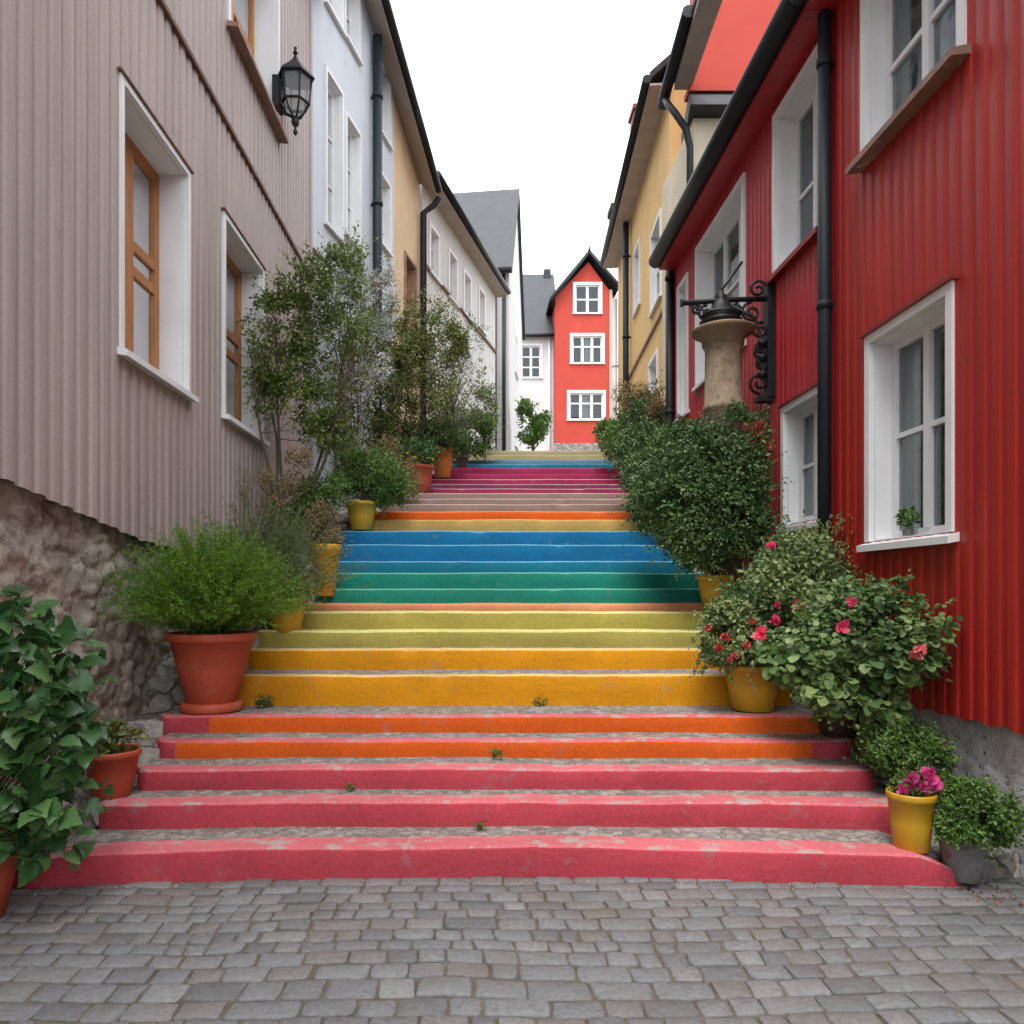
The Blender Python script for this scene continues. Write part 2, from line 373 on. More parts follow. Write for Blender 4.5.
def pot_mesh(c, rt, rb, h, rim=.12, lip=.06):
    mb = MB(); rr = rt*(1+lip); t = rt*.09
    z1 = h*(1-rim)
    prof = [(0,0),(rb*.93,0),(rb,h*.02),(rb+(rt-rb)*.5,h*.46),(rb+(rt-rb)*.93,z1-.002),(rr*.975,z1),(rr,z1+h*.02),(rr,h-h*.025),(rr-t*.3,h),(rr-t*.8,h),(rr-t,h-h*.03),(rt-t,h*.80),(0,h*.80)]
    mb.lathe(prof, c, 32, 0); return mb
def soil_mesh(c, rt, h):
    mb = MB(); r = rt*.9; mb.lathe([(r,h*.84),(r*.6,h*.88),(0.001,h*.9)], c, 20); return mb

# ------------------------------------------------------------------ walls and windows
def facade(mb, F, s0, s1, zb, zt, ops, prof=None, pitch=.14, mi=0, amp=1.0):
    """wall skin with openings; prof = 'rib' gives corrugated sheet"""
    cuts = set([s0, s1])
    for o in ops: cuts.add(o[0]); cuts.add(o[1])
    pts = []
    if prof == 'rib':
        k = int((s1-s0)/pitch)+1; rd = random.Random(5)
        shape = [(0,0),(.14,.004),(.24,.022),(.38,.026),(.62,.026),(.76,.022),(.86,.004)]
        for i in range(k):
            for a, o in shape:
                s = s0+(i+a)*pitch
                if s < s1: pts.append((s, o*pitch/.14*amp))
        f = lambda s: np.interp(s, [q[0] for q in pts], [q[1] for q in pts])
        allp = pts+[(c, float(f(c))) for c in cuts]
    elif prof == 'rough':
        n = int((s1-s0)/.5); allp = [(s0+(s1-s0)*i/n, 0) for i in range(n+1)]+[(c,0) for c in cuts]
    else: allp = [(c,0) for c in cuts]
    allp = sorted(set(allp)); q = []
    for a in allp:
        if not q or a[0]-q[-1][0] > 1e-5: q.append(a)
    for (a, oa), (b, ob) in zip(q, q[1:]):
        m = (a+b)/2; iv = sorted([(o[2], o[3]) for o in ops if o[0]-1e-6 <= m <= o[1]+1e-6])
        za, zc = zb(a), zb(b); cur = None
        segs = []
        for lo, hi in iv: segs.append((cur, lo)); cur = hi
        segs.append((cur, None))
        for lo, hi in segs:
            l1, l2 = (za, zc) if lo is None else (lo, lo); h1, h2 = ((zt(a), zt(b)) if callable(zt) else (zt, zt)) if hi is None else (hi, hi)
            n = len(mb.v); mb.v += [tuple(F.p(a,l1,oa)), tuple(F.p(b,l2,ob)), tuple(F.p(b,h2,ob)), tuple(F.p(a,h1,oa))]
            mb.face((n,n+1,n+2,n+3), mi)
def shell(mb, F, s0, s1, z0, z1, depth, mi=0, gable=0):
    """the other three sides of a house body"""
    a, b = F.p(s0,0,0), F.p(s1,0,0); c, d = F.p(s1,0,-depth), F.p(s0,0,-depth); up = lambda p, z: (p.x, p.y, z)
    for p, q in ((b,c),(c,d),(d,a)): mb.quad(up(p,z0), up(q,z0), up(q,z1), up(p,z1), mi)
    if gable:
        for p, q in ((b,c),(d,a)):
            m = (p+q)/2; mb.poly([up(p,z1), up(q,z1), up(m,z1+gable)], mi)
def roof(parent, F, s0, s1, z, depth, rise, over=.4, m=None, end=.25, th=.12, gutter=True, sof=None, gr=.075, dz=0):
    mb = MB(); k = rise/(depth/2)
    for sg in (0, 1):
        f = (lambda o: o) if sg == 0 else (lambda o: -depth-o)
        o0, o1 = over, -depth/2
        z0 = z-over*k
        a = [F.p(s0-end,z0+.1,f(o0)), F.p(s1+end,z0+dz+.1,f(o0)), F.p(s1+end,z+dz+rise+.1,f(o1)), F.p(s0-end,z+rise+.1,f(o1))]
        b = [p+Vector((0,0,th)) for p in a]; mb.hexa(a+b)
    r = mb.build('roof', m or M['slate'], parent)
    if gutter:
        g = MB(); g.tube([F.p(s0-end,z-over*k+.1,over+.05), F.p(s1+end,z+dz-over*k+.1,over+.05)], gr, 12)
        g.build('gutter', M['black'], r)
        g = MB(); g.fbox(F, s0-end, s1+end, z-over*k-.02, z-over*k+.02, 0, over) if not dz else g.hexa([F.p(s0-end,z-.02,0),F.p(s1+end,z+dz-.02,0),F.p(s1+end,z+dz-over*k-.02,over),F.p(s0-end,z-over*k-.02,over),F.p(s0-end,z+.01,0),F.p(s1+end,z+dz+.01,0),F.p(s1+end,z+dz-over*k+.01,over),F.p(s0-end,z-over*k+.01,over)]); g.build('soffit', sof or M['soffit'], r)
    return r
def window(parent, F, s0, s1, z0, z1, cols=2, rows=2, depth=.16, cas=.07, sash=None, casing=None, sill=None, curtain=(0,1), proud=.03, bar=.022, so=.08, rowpos=None, name='window', arched=False, fw=.055):
    """opening at s0..s1, z0..z1. casing on the face, deep reveal, sash with glazing bars, glass, curtain, dark room"""
    casing = casing or M['white']; sash = sash or M['white']; sill = sill or casing
    c = MB(); d = -depth
    for a, b, e, f in ((s0-cas,s0,z0,z1),(s1,s1+cas,z0,z1),(s0-cas,s1+cas,z1,z1+cas)): c.fbox(F,a,b,e,f,-.01,proud)
    t = .012
    for a, b, e, f in ((s0,s0+t,z0,z1),(s1-t,s1,z0,z1),(s0+t,s1-t,z1-t,z1),(s0+t,s1-t,z0,z0+t)): c.fbox(F,a,b,e,f,d,-.011)
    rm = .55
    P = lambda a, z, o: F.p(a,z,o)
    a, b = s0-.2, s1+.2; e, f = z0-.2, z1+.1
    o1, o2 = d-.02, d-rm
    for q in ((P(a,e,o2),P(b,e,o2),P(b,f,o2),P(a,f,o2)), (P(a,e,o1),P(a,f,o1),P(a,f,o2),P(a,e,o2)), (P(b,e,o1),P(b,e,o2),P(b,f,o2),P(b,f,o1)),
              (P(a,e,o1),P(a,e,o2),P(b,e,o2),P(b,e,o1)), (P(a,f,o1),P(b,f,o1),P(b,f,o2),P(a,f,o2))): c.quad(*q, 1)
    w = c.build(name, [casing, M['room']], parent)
    s = MB(); o0 = d; o1 = d+.045; i0, i1, j0, j1 = s0+t, s1-t, z0+t, z1-t
    for q in ((i0,i0+fw,j0,j1),(i1-fw,i1,j0,j1),(i0+fw,i1-fw,j1-fw,j1),(i0+fw,i1-fw,j0,j0+fw)): s.fbox(F,*q,o0,o1)
    W_, H_ = i1-i0, j1-j0
    for k in range(1, cols):
        x = i0+W_*k/cols; s.fbox(F,x-bar*1.3,x+bar*1.3,j0+fw,j1-fw,o0+.003,o1+.008)
    rp = rowpos or [k/rows for k in range(1, rows)]
    for r_ in rp:
        z = j0+H_*r_; s.fbox(F,i0+fw,i1-fw,z-bar*.7,z+bar*.7,o0+.006,o1-.004)
    s.build('sash', sash, w)
    g = MB(); g.fbox(F,i0+.01,i1-.01,j0+.01,j1-.01,d+.014,d+.020); g.build('pane', M['glass'], w)
    if curtain:
        cu = MB(); lo, hi = curtain if isinstance(curtain[0], (int,float)) else (0,1)
        spans = [(i0+W_*lo, i0+W_*hi)] if isinstance(curtain[0], (int,float)) else [(i0+W_*p, i0+W_*q) for p, q in curtain]
        for a, b in spans:
            k = max(8, int((b-a)/.02)); pts = []
            for i in range(k+1):
                x = a+(b-a)*i/k; o = d-.10+.04*math.sin(i*1.1+.9*math.sin(i*.31)); pts.append((x,o))
            for (x, o), (x2, o2_) in zip(pts, pts[1:]): cu.quad(P(x,j0-.05,o),P(x2,j0-.05,o2_),P(x2,j1,o2_),P(x,j1,o))
        cu.build('curtain', M['curtain'], w)
    q = MB(); sd = so; q.hexa([F.p(s0-cas-.03,z0-.055,-.01),F.p(s1+cas+.03,z0-.055,-.01),F.p(s1+cas+.03,z0-.07,sd),F.p(s0-cas-.03,z0-.07,sd),
        F.p(s0-cas-.03,z0,-.012),F.p(s1+cas+.03,z0,-.012),F.p(s1+cas+.03,z0-.025,sd),F.p(s0-cas-.03,z0-.025,sd)])
    q.build('sill', sill, w)
    return w
def op(s0, s1, z0, z1): return (s0, s1, z0, z1)
def pxw(F, x0, x1, ytop, ybot, ref=None):
    """opening on wall F from picture columns x0..x1 and rows read at column ref"""
    a, b = sorted((F.s_at(x0), F.s_at(x1))); r = F.s_at(ref if ref is not None else x0)
    return (a, b, F.z_at(r, ybot), F.z_at(r, ytop))
def pipe(parent, F, s, z0, z1, r=.05, o=.09, m=None, name='downpipe'):
    mb = MB(); mb.tube([F.p(s,z0,o), F.p(s,z1,o)], r, 12)
    z = z0+.6
    while z < z1:
        mb.tube([F.p(s,z,o), F.p(s,z+.06,o)], r*1.18, 12); mb.fbox(F, s-.02, s+.02, z+.01, z+.04, 0, o); z += 1.9
    return mb.build(name, m or M['pipe'], parent)

# ------------------------------------------------------------------ left: taupe corrugated house
LX, RX = -2.45, 2.77
FL = Fr(LX, 0, LX, 10)
FR = Fr(RX, 0, RX, 10, -1)
def zbl(s): return float(np.interp(s, [-3, 3.83, 5.4, 8, 11], [2.2, 2.07, 1.86, 1.72, 1.9])) + .004*math.sin(s*23)
h = thing('corrugated_house', 'tall taupe corrugated metal house on a rubble stone base, left of the stairs', 'house', (LX,4,0))
wins = [op(5.10,6.22,3.14,4.94), op(7.14,8.36,3.18,5.04), op(7.3,9.0,6.98,8.8), op(1.2,2.4,3.14,4.94)]
mb = MB(); facade(mb, FL, -3, 10.8, zbl, 10.5, wins, 'rib', .142, 0, .8)
shell(mb, FL, -3, 10.8, 1.6, 10.5, 8, 0, 3); mb.build('wall', M['taupe'], h)
roof(h, FL, -3, 10.8, 10.5, 8, 3, .35)
for w in wins[:2]+wins[3:]:
    window(h, FL, *w, cols=2, rows=2, depth=.25, cas=.05, sash=M['oak'], rowpos=[.45,.56], bar=.055, fw=.085, curtain=((0,.22),(.55,.8)), proud=.035, so=.09)
window(h, FL, *wins[2], cols=2, rows=2, depth=.3, cas=.07, sash=M['oak'], sill=M['brownsill'], rowpos=[.5], bar=.05, fw=.08, curtain=((0,.3),(.7,1)), so=.13)
mb = MB(); mb.fbox(FL, -3, 10.8, 5.945, 5.985, .0, .05); mb.fbox(FL,-3,10.8,5.985,5.99,.0,.035)
for w in (wins[0], wins[1]): mb.fbox(FL, w[0]-.08, w[1]+.08, w[3]+.051, w[3]+.066, 0, .05)
mb.build('flashing', M['seam'], h)
mb = MB(); mb.fbox(FL, 10.7, 10.82, 1.7, 10.5, -.05, .035); mb.build('corner_board', M['taupe'], h)
# rubble base: rough stones modelled in the skin
def rough_wall(F, s0, s1, z0, zt, o, amp, cell, step=.035, seed=1, hs=1.0):
    mb = MB(); ns = int((s1-s0)/step); nzc = 1+int(2.3/step); idx = {}
    for i in range(ns+1):
        s = s0+(s1-s0)*i/ns; top = zt(s)
        for j in range(nzc+1):
            z = z0+(top-z0)*j/nzc
            q = Vector((s/cell, z/(cell*hs), seed)); q += .35*Vector((noise.noise(q*1.3), noise.noise(q*1.3+Vector((9,0,0))), 0))
            dd, _ = noise.voronoi(q); e = min(1, (dd[1]-dd[0])*2.6)
            d = amp*(e**.6) + amp*.6*noise.fractal(Vector((s*9, z*9, seed)), .9, 2, 6) + amp*1.1*noise.fractal(Vector((s*2.3, z*2.3, seed+5)), 1, 2, 3)
            idx[i,j] = len(mb.v); mb.v.append(tuple(F.p(s, z, o+d)))
    for i in range(ns):
        for j in range(nzc): mb.face((idx[i,j], idx[i+1,j], idx[i+1,j+1], idx[i,j+1]), 0, True)
    mb.fbox(F, s0, s1, z0, 1.6, -.6, o-.02)
    return mb
rough_wall(FL, -3, 8.6, -.1, lambda s: zbl(s)+.06, -.085, .034, .25, .020, 3, .7).build('stone_base', M['rubblewall'], h)
mb = MB(); mb.fbox(FL, 8.6, 10.8, 0, 2.2, -.6, -.03); mb.build('base_wall', M['rubble'], h)

# wall lantern
def lantern(pos, label):
    c = Vector(pos); t = thing('wall_lantern', label, 'wall lamp', (LX, c.y, c.z))
    m = MB(); m.box(LX-.01, LX+.07, c.y-.15, c.y+.06, c.z-.26, c.z+.10); m.box(LX+.07, LX+.09, c.y-.12, c.y+.03, c.z-.22, c.z+.06)
    m.tube([(LX+.05,c.y-.06,c.z+.05),(LX+.12,c.y-.02,c.z+.12),(c.x-.17,c.y,c.z+.10)], .018, 8)
    m.tube([(LX+.05,c.y-.04,c.z-.2),(LX+.10,c.y-.02,c.z-.28),(c.x-.05,c.y,c.z-.30)], .018, 8)
    m.build('bracket', M['black'], t)
    n = 6
    m = MB(); m.lathe([(.001,.54),(.02,.52),(.012,.48),(.035,.46),(.014,.43),(.03,.40),(.05,.36),(.10,.30),(.21,.19),(.235,.15),(.22,.14),(.0,.15)], c, n, 0, False); m.build('cap', M['black'], t)
    m = MB()
    for k in range(n):
        a = 2*math.pi*k/n; e = Vector((math.cos(a), math.sin(a), 0))
        m.tube([c+e*.20+Vector((0,0,.15)), c+e*.165+Vector((0,0,-.16)), c+e*.10+Vector((0,0,-.27)), c+e*.03+Vector((0,0,-.33))], .011, 6)
    m.lathe([(.15,-.165),(.18,-.165),(.18,-.145),(.15,-.145)], c, n, 0, False)
    m.lathe([(.001,-.54),(.018,-.52),(.03,-.49),(.015,-.46),(.012,-.44),(.038,-.41),(.05,-.37),(.035,-.33),(.02,-.31),(.001,-.30)], c, 12)
    m.build('cage', M['black'], t)
    m = MB(); m.lathe([(.185,.145),(.152,-.155),(.09,-.26),(.02,-.31)], c, n, 0, False); m.build('glass', M['lampglass'], t)
lantern((-2.22, 9.02, 7.50), 'black iron wall lantern on the taupe corrugated house beside its upper window')

# ------------------------------------------------------------------ right: red corrugated house (near)
h = thing('red_house', 'bright red corrugated house with white windows on a grey roughcast base, near right', 'house', (RX,3,0))
zba = lambda s: .83 - .015*s + .010*math.sin(s*29)
wins = [op(4.42,5.29,1.84,3.24), op(4.32,5.34,4.58,6.0), op(1.4,2.6,1.84,3.24)]
mb = MB(); facade(mb, FR, -3, 5.84, zba, 6.22, wins, 'rib', .118, 0, .48); shell(mb, FR, -3, 5.84, .5, 6.2, 7, 0, 2.6)
mb.build('wall', M['reda'], h)
roof(h, FR, -3, 5.7, 6.22, 7, 2.6, .24, end=.14, sof=M['redb'], gr=.10)
window(h, FR, *wins[0], cols=2, rows=2, depth=.17, cas=.06, rowpos=[.52], curtain=(.45,.95), bar=.024, so=.07)
window(h, FR, *wins[1], cols=2, rows=2, depth=.15, cas=.07, rowpos=[.40], curtain=(.5,1), bar=.028, sill=M['brownsill'], so=.12)
window(h, FR, *wins[2], cols=2, rows=2, depth=.17, cas=.06, rowpos=[.52], curtain=(0,.5))
mb = MB()
w = wins[0]; mb.fbox(FR, w[0]-.09, w[1]+.09, w[3]+.061, w[3]+.085, 0, .055)
mb.build('flashing', M['redtrim'], h)
pipe(h, FR, 5.88, 1.2, 6.15, .05, .07)
rough_wall(FR, -3, 9, -.1, lambda s: max(zba(s), .3+.2*(s-3))+.05 if s > 5.9 else zba(s)+.05, -.075, .012, .16, .045, 8).build('roughcast_base', M['concrete'], h)
# crimson house behind the downpipe
h = thing('crimson_house', 'dark crimson corrugated house with black gutter, between the downpipe and the yellow house', 'house', (RX,8,0))
wins = [op(6.05,6.78,2.08,3.10), op(6.10,6.98,4.44,5.88), op(7.88,9.50,4.1,5.78), op(9.98,10.4,3.9,5.65)]
mb = MB(); facade(mb, FR, 5.93, 10.75, lambda s: .75, 6.22, wins, 'rib', .11, 0, .6); shell(mb, FR, 5.93, 10.75, .75, 6.2, 7, 0, 2.6)
mb.build('wall', M['redb'], h)
roof(h, FR, 5.85, 10.6, 6.22, 7, 2.6, .24, end=.0, sof=M['redb'], gr=.10)
window(h, FR, *wins[0], cols=2, rows=2, depth=.15, cas=.06, rowpos=[.5], curtain=(.5,1), so=.06)
window(h, FR, *wins[1], cols=2, rows=2, depth=.2, cas=.06, rowpos=[.45], curtain=(.3,.6), sill=M['redtrim'], so=.08)
window(h, FR, *wins[2], cols=3, rows=2, depth=.2, cas=.07, rowpos=[.55], curtain=(0,1), so=.06)
window(h, FR, *wins[3], cols=1, rows=2, depth=.1, cas=.06, curtain=(0,1), so=.05)
mb = MB(); w = wins[0]; mb.fbox(FR, w[0]-.09, w[1]+.09, w[3]+.061, w[3]+.08, 0, .05); mb.build('flashing', M['redtrim'], h)
pipe(h, FR, 10.66, 1.5, 6.1, .06, .07, M['black'])

# ------------------------------------------------------------------ right: tall red house above, yellow house
h = thing('tall_red_house', 'tall plain red house rising above the crimson roof over a slate ledge', 'house', (3.13,11,0))
FT = Fr(3.13, 11.0, 9, 11.0); FT2 = Fr(3.13, 11.0, 3.27, 12.9, -1)
mb = MB(); mb.box(3.13, 9, 11.0, 12.88, 0, 8.42); mb.build('lower_wall', M['cream'], h)
mb = MB(); mb.hexa([(3.13,11.05,8.86),(9,11.05,8.86),(9,12.9,8.86),(3.6,12.9,8.86),(3.13,11.05,17),(9,11.05,17),(9,12.9,17),(3.6,12.9,17)]); mb.build('upper_wall', M['redfar'], h)
mb = MB(); mb.box(3.05, 9, 10.93, 11.2, 8.78, 8.86); mb.build('moulding', M['redfar'], h)
mb = MB(); mb.hexa([(3.0,10.7,8.43),(9,10.7,8.43),(9,12,8.43),(3.22,12,8.43),(3.06,10.98,8.77),(9,10.98,8.77),(9,12,8.77),(3.22,12,8.77)]); mb.build('ledge_roof', M['slate'], h)
mb = MB()
mb.hexa([(2.72,9.2,8.86),(3.02,9.2,8.86),(3.10,11.04,8.86),(2.86,11.04,8.86),(2.72,9.2,8.94),(3.02,9.2,8.94),(3.10,11.04,8.94),(2.86,11.04,8.94)])
mb.build('soffit', M['soffit'], h)
mb = MB(); mb.hexa([(2.70,9.2,8.95),(3.02,9.2,9.12),(3.10,11.04,9.12),(2.84,11.04,8.95),(2.70,9.2,9.03),(3.02,9.2,9.3),(3.10,11.04,9.3),(2.84,11.04,9.03)]); mb.build('eave', M['slate'], h)
mb = MB(); mb.tube([(2.70,9.7,8.99),(2.78,11.2,8.97),(2.80,11.5,8.93)], .085, 10); mb.build('gutter', M['black'], h)
mb = MB(); mb.tube([(2.79,11.3,8.9),(2.79,11.1,8.68),(2.86,10.95,8.45),(3.0,10.93,8.22),(3.06,10.93,7.95),(3.06,10.93,5)], .05, 10); mb.build('downpipe', M['black'], h)
h = thing('yellow_house', 'warm yellow rendered house with black eave, up the right side of the stairs', 'house', (3.27,13,0))
FY = Fr(3.27, 12.9, 3.68, 20, -1)
w1 = pxw(FY, 661, 652, 225, 303, 657); w2 = pxw(FY, 657.5, 650, 360, 392, 654); w3 = pxw(FY, 640, 635, 250, 310, 637)
mb = MB(); facade(mb, FY, 0, FY.L, lambda s: 0, 10.4, [w1, w2, w3]); shell(mb, FY, 0, FY.L, 0, 10.4, 7, 0, 3); mb.build('wall', M['ochre'], h)
rf = roof(h, FY, 0, FY.L, 10.45, 7, 3, .36, end=.1)
for w in (w1, w2, w3): window(h, FY, *w, cols=2, rows=2, depth=.12, cas=.08, curtain=(0,.5), so=.06)
pipe(h, FY, FY.s_at(631), 3, 10.1, .07, .12); pipe(h, FY, FY.L-.15, 3, 9.2, .07, .1, M['white'])
mb = MB(); mb.fbox(FY, FY.s_at(664), FY.L, w1[2]-.42, w1[2]-.36, 0, .04); mb.build('string_course', M['brownsill'], h)
mb = MB(); mb.box(3.42,3.78,16.6,17.1,10.3,12.15); mb.box(3.38,3.82,16.56,17.14,12.15,12.25); mb.build('chimney', M['redtrim'], rf)
mb = MB(); mb.box(3.42,3.75,19.4,19.9,10.2,11.35); mb.box(3.38,3.79,19.36,19.94,11.35,11.5); mb.build('chimney', M['slate'], rf)

# ------------------------------------------------------------------ left: pale blue, yellow, white houses
F2 = Fr(-2.45, 10.95, -1.3, 16.2)
sj = F2.s_at(394)
zE = lambda s_: 11.75-.43*(s_-2)
h = thing('pale_blue_house', 'pale blue rendered house with dark downpipe behind the taupe house', 'house', (-2.45,11,0))
ws = [pxw(F2,326,341,95,240,341), pxw(F2,346,359,125,240,352), pxw(F2,377,389,178,245,383), pxw(F2,377,389,62,135,383), pxw(F2,345,358,-60,48,352), pxw(F2,326,341,-120,30,341)]
mb = MB(); facade(mb, F2, 0, sj, lambda s: 0, zE, ws); shell(mb, F2, 0, sj, 0, zE(sj)-.1, 7, 0, 2.4); mb.build('wall', M['blue'], h)
roof(h, F2, 0, sj-.005, zE(0), 7, 3, .38, end=.0, dz=zE(sj)-zE(0))
for w in ws: window(h, F2, *w, cols=2, rows=3, depth=.16, cas=.06, curtain=(.7,1), so=.07)
pipe(h, F2, F2.s_at(371), 2, 11.3, .085, .12)
mb = MB(); mb.fbox(F2, 0, F2.s_at(365), 6.45, 6.5, 0, .03); mb.build('string_course', M['seam'], h)
h = thing('narrow_yellow_house', 'narrow sandy yellow rendered house between the pale blue and the white house', 'house', (-1.5,15.3,0))
w = pxw(F2,405,415,262,330,410)
mb = MB(); facade(mb, F2, sj, F2.L, lambda s: 0, zE, [w]); shell(mb, F2, sj, F2.L, 0, zE(F2.L)-.1, 7, 0, 2.6); mb.build('wall', M['yellow'], h)
roof(h, F2, sj+.005, F2.L, zE(sj), 7, 3, .38, end=.0, dz=zE(F2.L)-zE(sj))
window(h, F2, *w, cols=2, rows=2, depth=.16, cas=.06, sash=M['oak'], casing=M['brownsill'])
mb = MB(); mb.tube([F2.p(F2.L+.05,9.95,.42), F2.p(F2.L+.05,9.8,.3), F2.p(F2.L-.06,9.6,.1), F2.p(F2.L-.06,3,.1)], .07, 10); mb.build('downpipe', M['black'], h)
F3 = Fr(-1.26, 16.4, .46, 22.6)
h = thing('long_white_house', 'long white house with dark eave and narrow windows behind the shrubs', 'house', (-1.2,16.5,0))
ws = [pxw(F3,a,b,y0,y1,(a+b)/2) for a, b, y0, y1 in ((430,438,232,276),(449,456,256,300),(464,470,276,316),(479,484,292,330))]
zs = F3.z_at(F3.s_at(460), 305)
mb = MB(); facade(mb, F3, 0, F3.L, lambda s: 0, 10.6, ws); shell(mb, F3, 0, F3.L, 0, 10.6, 6, 0, 2.6); mb.build('wall', M['whitewall'], h)
roof(h, F3, 0, F3.L, 10.62, 6, 2.2, .34, end=.12)
for w in ws: window(h, F3, *w, cols=2, rows=3, depth=.14, cas=.08, curtain=None)
mb = MB(); mb.fbox(F3, 0, F3.L, 8.62, 8.69, 0, .05); mb.build('string_course', M['seam'], h)
# white gabled house with slate roof
h = thing('slate_roofed_house', 'white house with big grey slate roof and plain gable at the top left', 'house', (.93,24,0))
C = Vector((.93,24,0)); g = Vector((.75,6,0)).normalized(); f = Vector((-g.y,g.x,0)); D = 6.05; Wd = 10
def q(a, b, z): p = C+g*a+f*b; return (p.x, p.y, z)
mb = MB()
mb.quad(q(0,0,3),q(0,Wd,3),q(0,Wd,11.9),q(0,0,11.9)); mb.quad(q(D,0,3),q(D,Wd,3),q(D,Wd,11.9),q(D,0,11.9))
for b in (0, Wd): mb.poly([q(0,b,3),q(D,b,3),q(D,b,11.9),q(D/2,b,15.75),q(0,b,11.9)])
mb.build('wall', M['whitewall'], h)
mb = MB()
for s in (0, 1):
    a0 = -.25 if s == 0 else D+.25; z0 = 11.9-.25*3.85/3.02
    A = [q(a0,-.12,z0), q(a0,Wd,z0), q(D/2,Wd,15.78), q(D/2,-.12,15.78)]
    mb.hexa(A+[(p[0],p[1],p[2]+.16) for p in A])
rf = mb.build('roof', M['slate'], h)
mb = MB(); mb.tube([q(-.3,-.12,11.62), q(-.3,Wd,11.62)], .10, 10); mb.build('gutter', M['black'], rf)
mb = MB(); mb.tube([q(-.12,.15,3), q(-.12,.15,11.6)], .06, 8); mb.tube([q(-.12,.42,3), q(-.12,.42,11.6)], .035, 8); mb.build('downpipe', M['pipe'], h)
mb = MB(); mb.box(0,0,0,0,0,0)
FG = Fr(C.x, C.y, (C+g*D).x, (C+g*D).y)
window(h, FG, 2.4, 3.3, 9.2, 10.5, cols=2, rows=2, depth=.1, cas=.08); window(h, FG, 2.4, 3.3, 6.6, 7.9, cols=2, rows=2, depth=.1, cas=.08)

# far low white house and coral gabled house
YB = 41.0; FB = Fr(W(505,0,YB).x, YB, W(560,0,YB).x, YB)
h = thing('low_white_house', 'small off white house with steep slate roof left of the coral gabled house', 'house', (2,YB,5))
w = (FB.s_at(521.5), FB.s_at(540.5), W(0,377.5,YB).z, W(0,346,YB).z)
zt = W(0,337,YB).z
mb = MB(); facade(mb, FB, 0, FB.L, lambda s: 5, zt, [w]); shell(mb, FB, 0, FB.L, 5, zt, 7); mb.build('wall', M['whitewall'], h)
mb = MB(); zr = W(0,277,YB+3.5).z
for o0, o1 in ((.3,-3.5),(-7.3,-3.5)):
    A = [FB.p(-.2,zt-.05,o0), FB.p(FB.L,zt-.05,o0), FB.p(FB.L,zr,o1), FB.p(-.2,zr,o1)]; mb.hexa(A+[p+Vector((0,0,.15)) for p in A])
rf = mb.build('roof', M['slate'], h)
mb = MB(); mb.tube([FB.p(-.2,zt-.02,.38), FB.p(FB.L,zt-.02,.38)], .09, 8); mb.build('gutter', M['black'], rf)
p = W(547,270,YB+3.5); mb = MB(); mb.box(p.x-.2,p.x+.2,p.y-.3,p.y+.3,zr-.5,zr+.35); mb.build('chimney', M['slate'], rf)
window(h, FB, *w, cols=2, rows=3, depth=.12, cas=.12, bar=.05, proud=.05, curtain=None)
mb = MB(); mb.tube([FB.p(FB.s_at(549),5,.1), FB.p(FB.s_at(549),zt,.1)], .07, 8); mb.build('downpipe', M['white'], h)
YR = 40.0; FRd = Fr(W(555.5,0,YR).x, YR, W(614,0,YR).x, YR)
h = thing('coral_gabled_house', 'narrow coral red gabled house with three white windows at the top of the street', 'house', (4,YR,5))
ws = [(FRd.s_at(a)+.08, FRd.s_at(b)-.08, W(0,y1,YR).z, W(0,y0,YR).z) for a, b, y0, y1 in ((574,601,285,313),(571,603.5,336,363),(568,604.5,393,419.5))]
ze = W(0,297,YR).z; zp = W(0,262,YR).z; mid = FRd.s_at(588.5)
mb = MB(); facade(mb, FRd, 0, FRd.L, lambda s: 8.3, lambda s: ze+(zp-ze)*(s/mid if s < mid else (FRd.L-s)/(FRd.L-mid)), ws+[op(mid,mid,0,0)])
zl = ze
ws_ = ws
pass
shell(mb, FRd, 0, FRd.L, 8.3, ze, 7); mb.poly([FRd.p(0,ze,-7), FRd.p(mid,zp,-7), FRd.p(FRd.L,ze,-7)]); mb.build('wall', M['redfar'], h)
mb = MB(); zq = W(0,255,YR).z
for s0, z0 in ((-.35, W(0,303,YR).z), (FRd.L+.25, W(0,289,YR).z)):
    A = [FRd.p(s0,z0,.35), FRd.p(mid,zq,.35), FRd.p(mid,zq,-7.2), FRd.p(s0,z0,-7.2)]
    mb.hexa(A+[p+Vector((0,0,.16)) for p in A])
rf = mb.build('roof', M['slate'], h)
mb = MB()
for s0, z0 in ((-.33, W(0,304,YR).z), (FRd.L+.23, W(0,290,YR).z)):
    mb.tube([FRd.p(s0,z0,.37), FRd.p(mid,zq-.03,.37)], .06, 6)
mb.build('bargeboard', M['pipe'], rf)
mb = MB(); mb.tube([FRd.p(mid,zq+.05,.3), FRd.p(mid,zq+.3,.3)], [.09,.03], 6); mb.build('finial', M['black'], rf)
for i, w in enumerate(ws): window(h, FRd, *w, cols=2 if i == 0 else 3, rows=2, depth=.12, cas=.14, bar=.055, rowpos=[.5 if i == 0 else .62], proud=.06, curtain=(.35,.62) if i else None)
mb = MB(); mb.fbox(FRd, -.1, FRd.L, 8.0, W(0,444,YR).z, -.02, .25); mb.build('stone_plinth', M['rubble'], h)
mb = MB(); mb.fbox(FRd, FRd.L-.25, FRd.L-.1, 8, W(0,290,YR).z, 0, .06); mb.build('pilaster', M['soffit'], h)

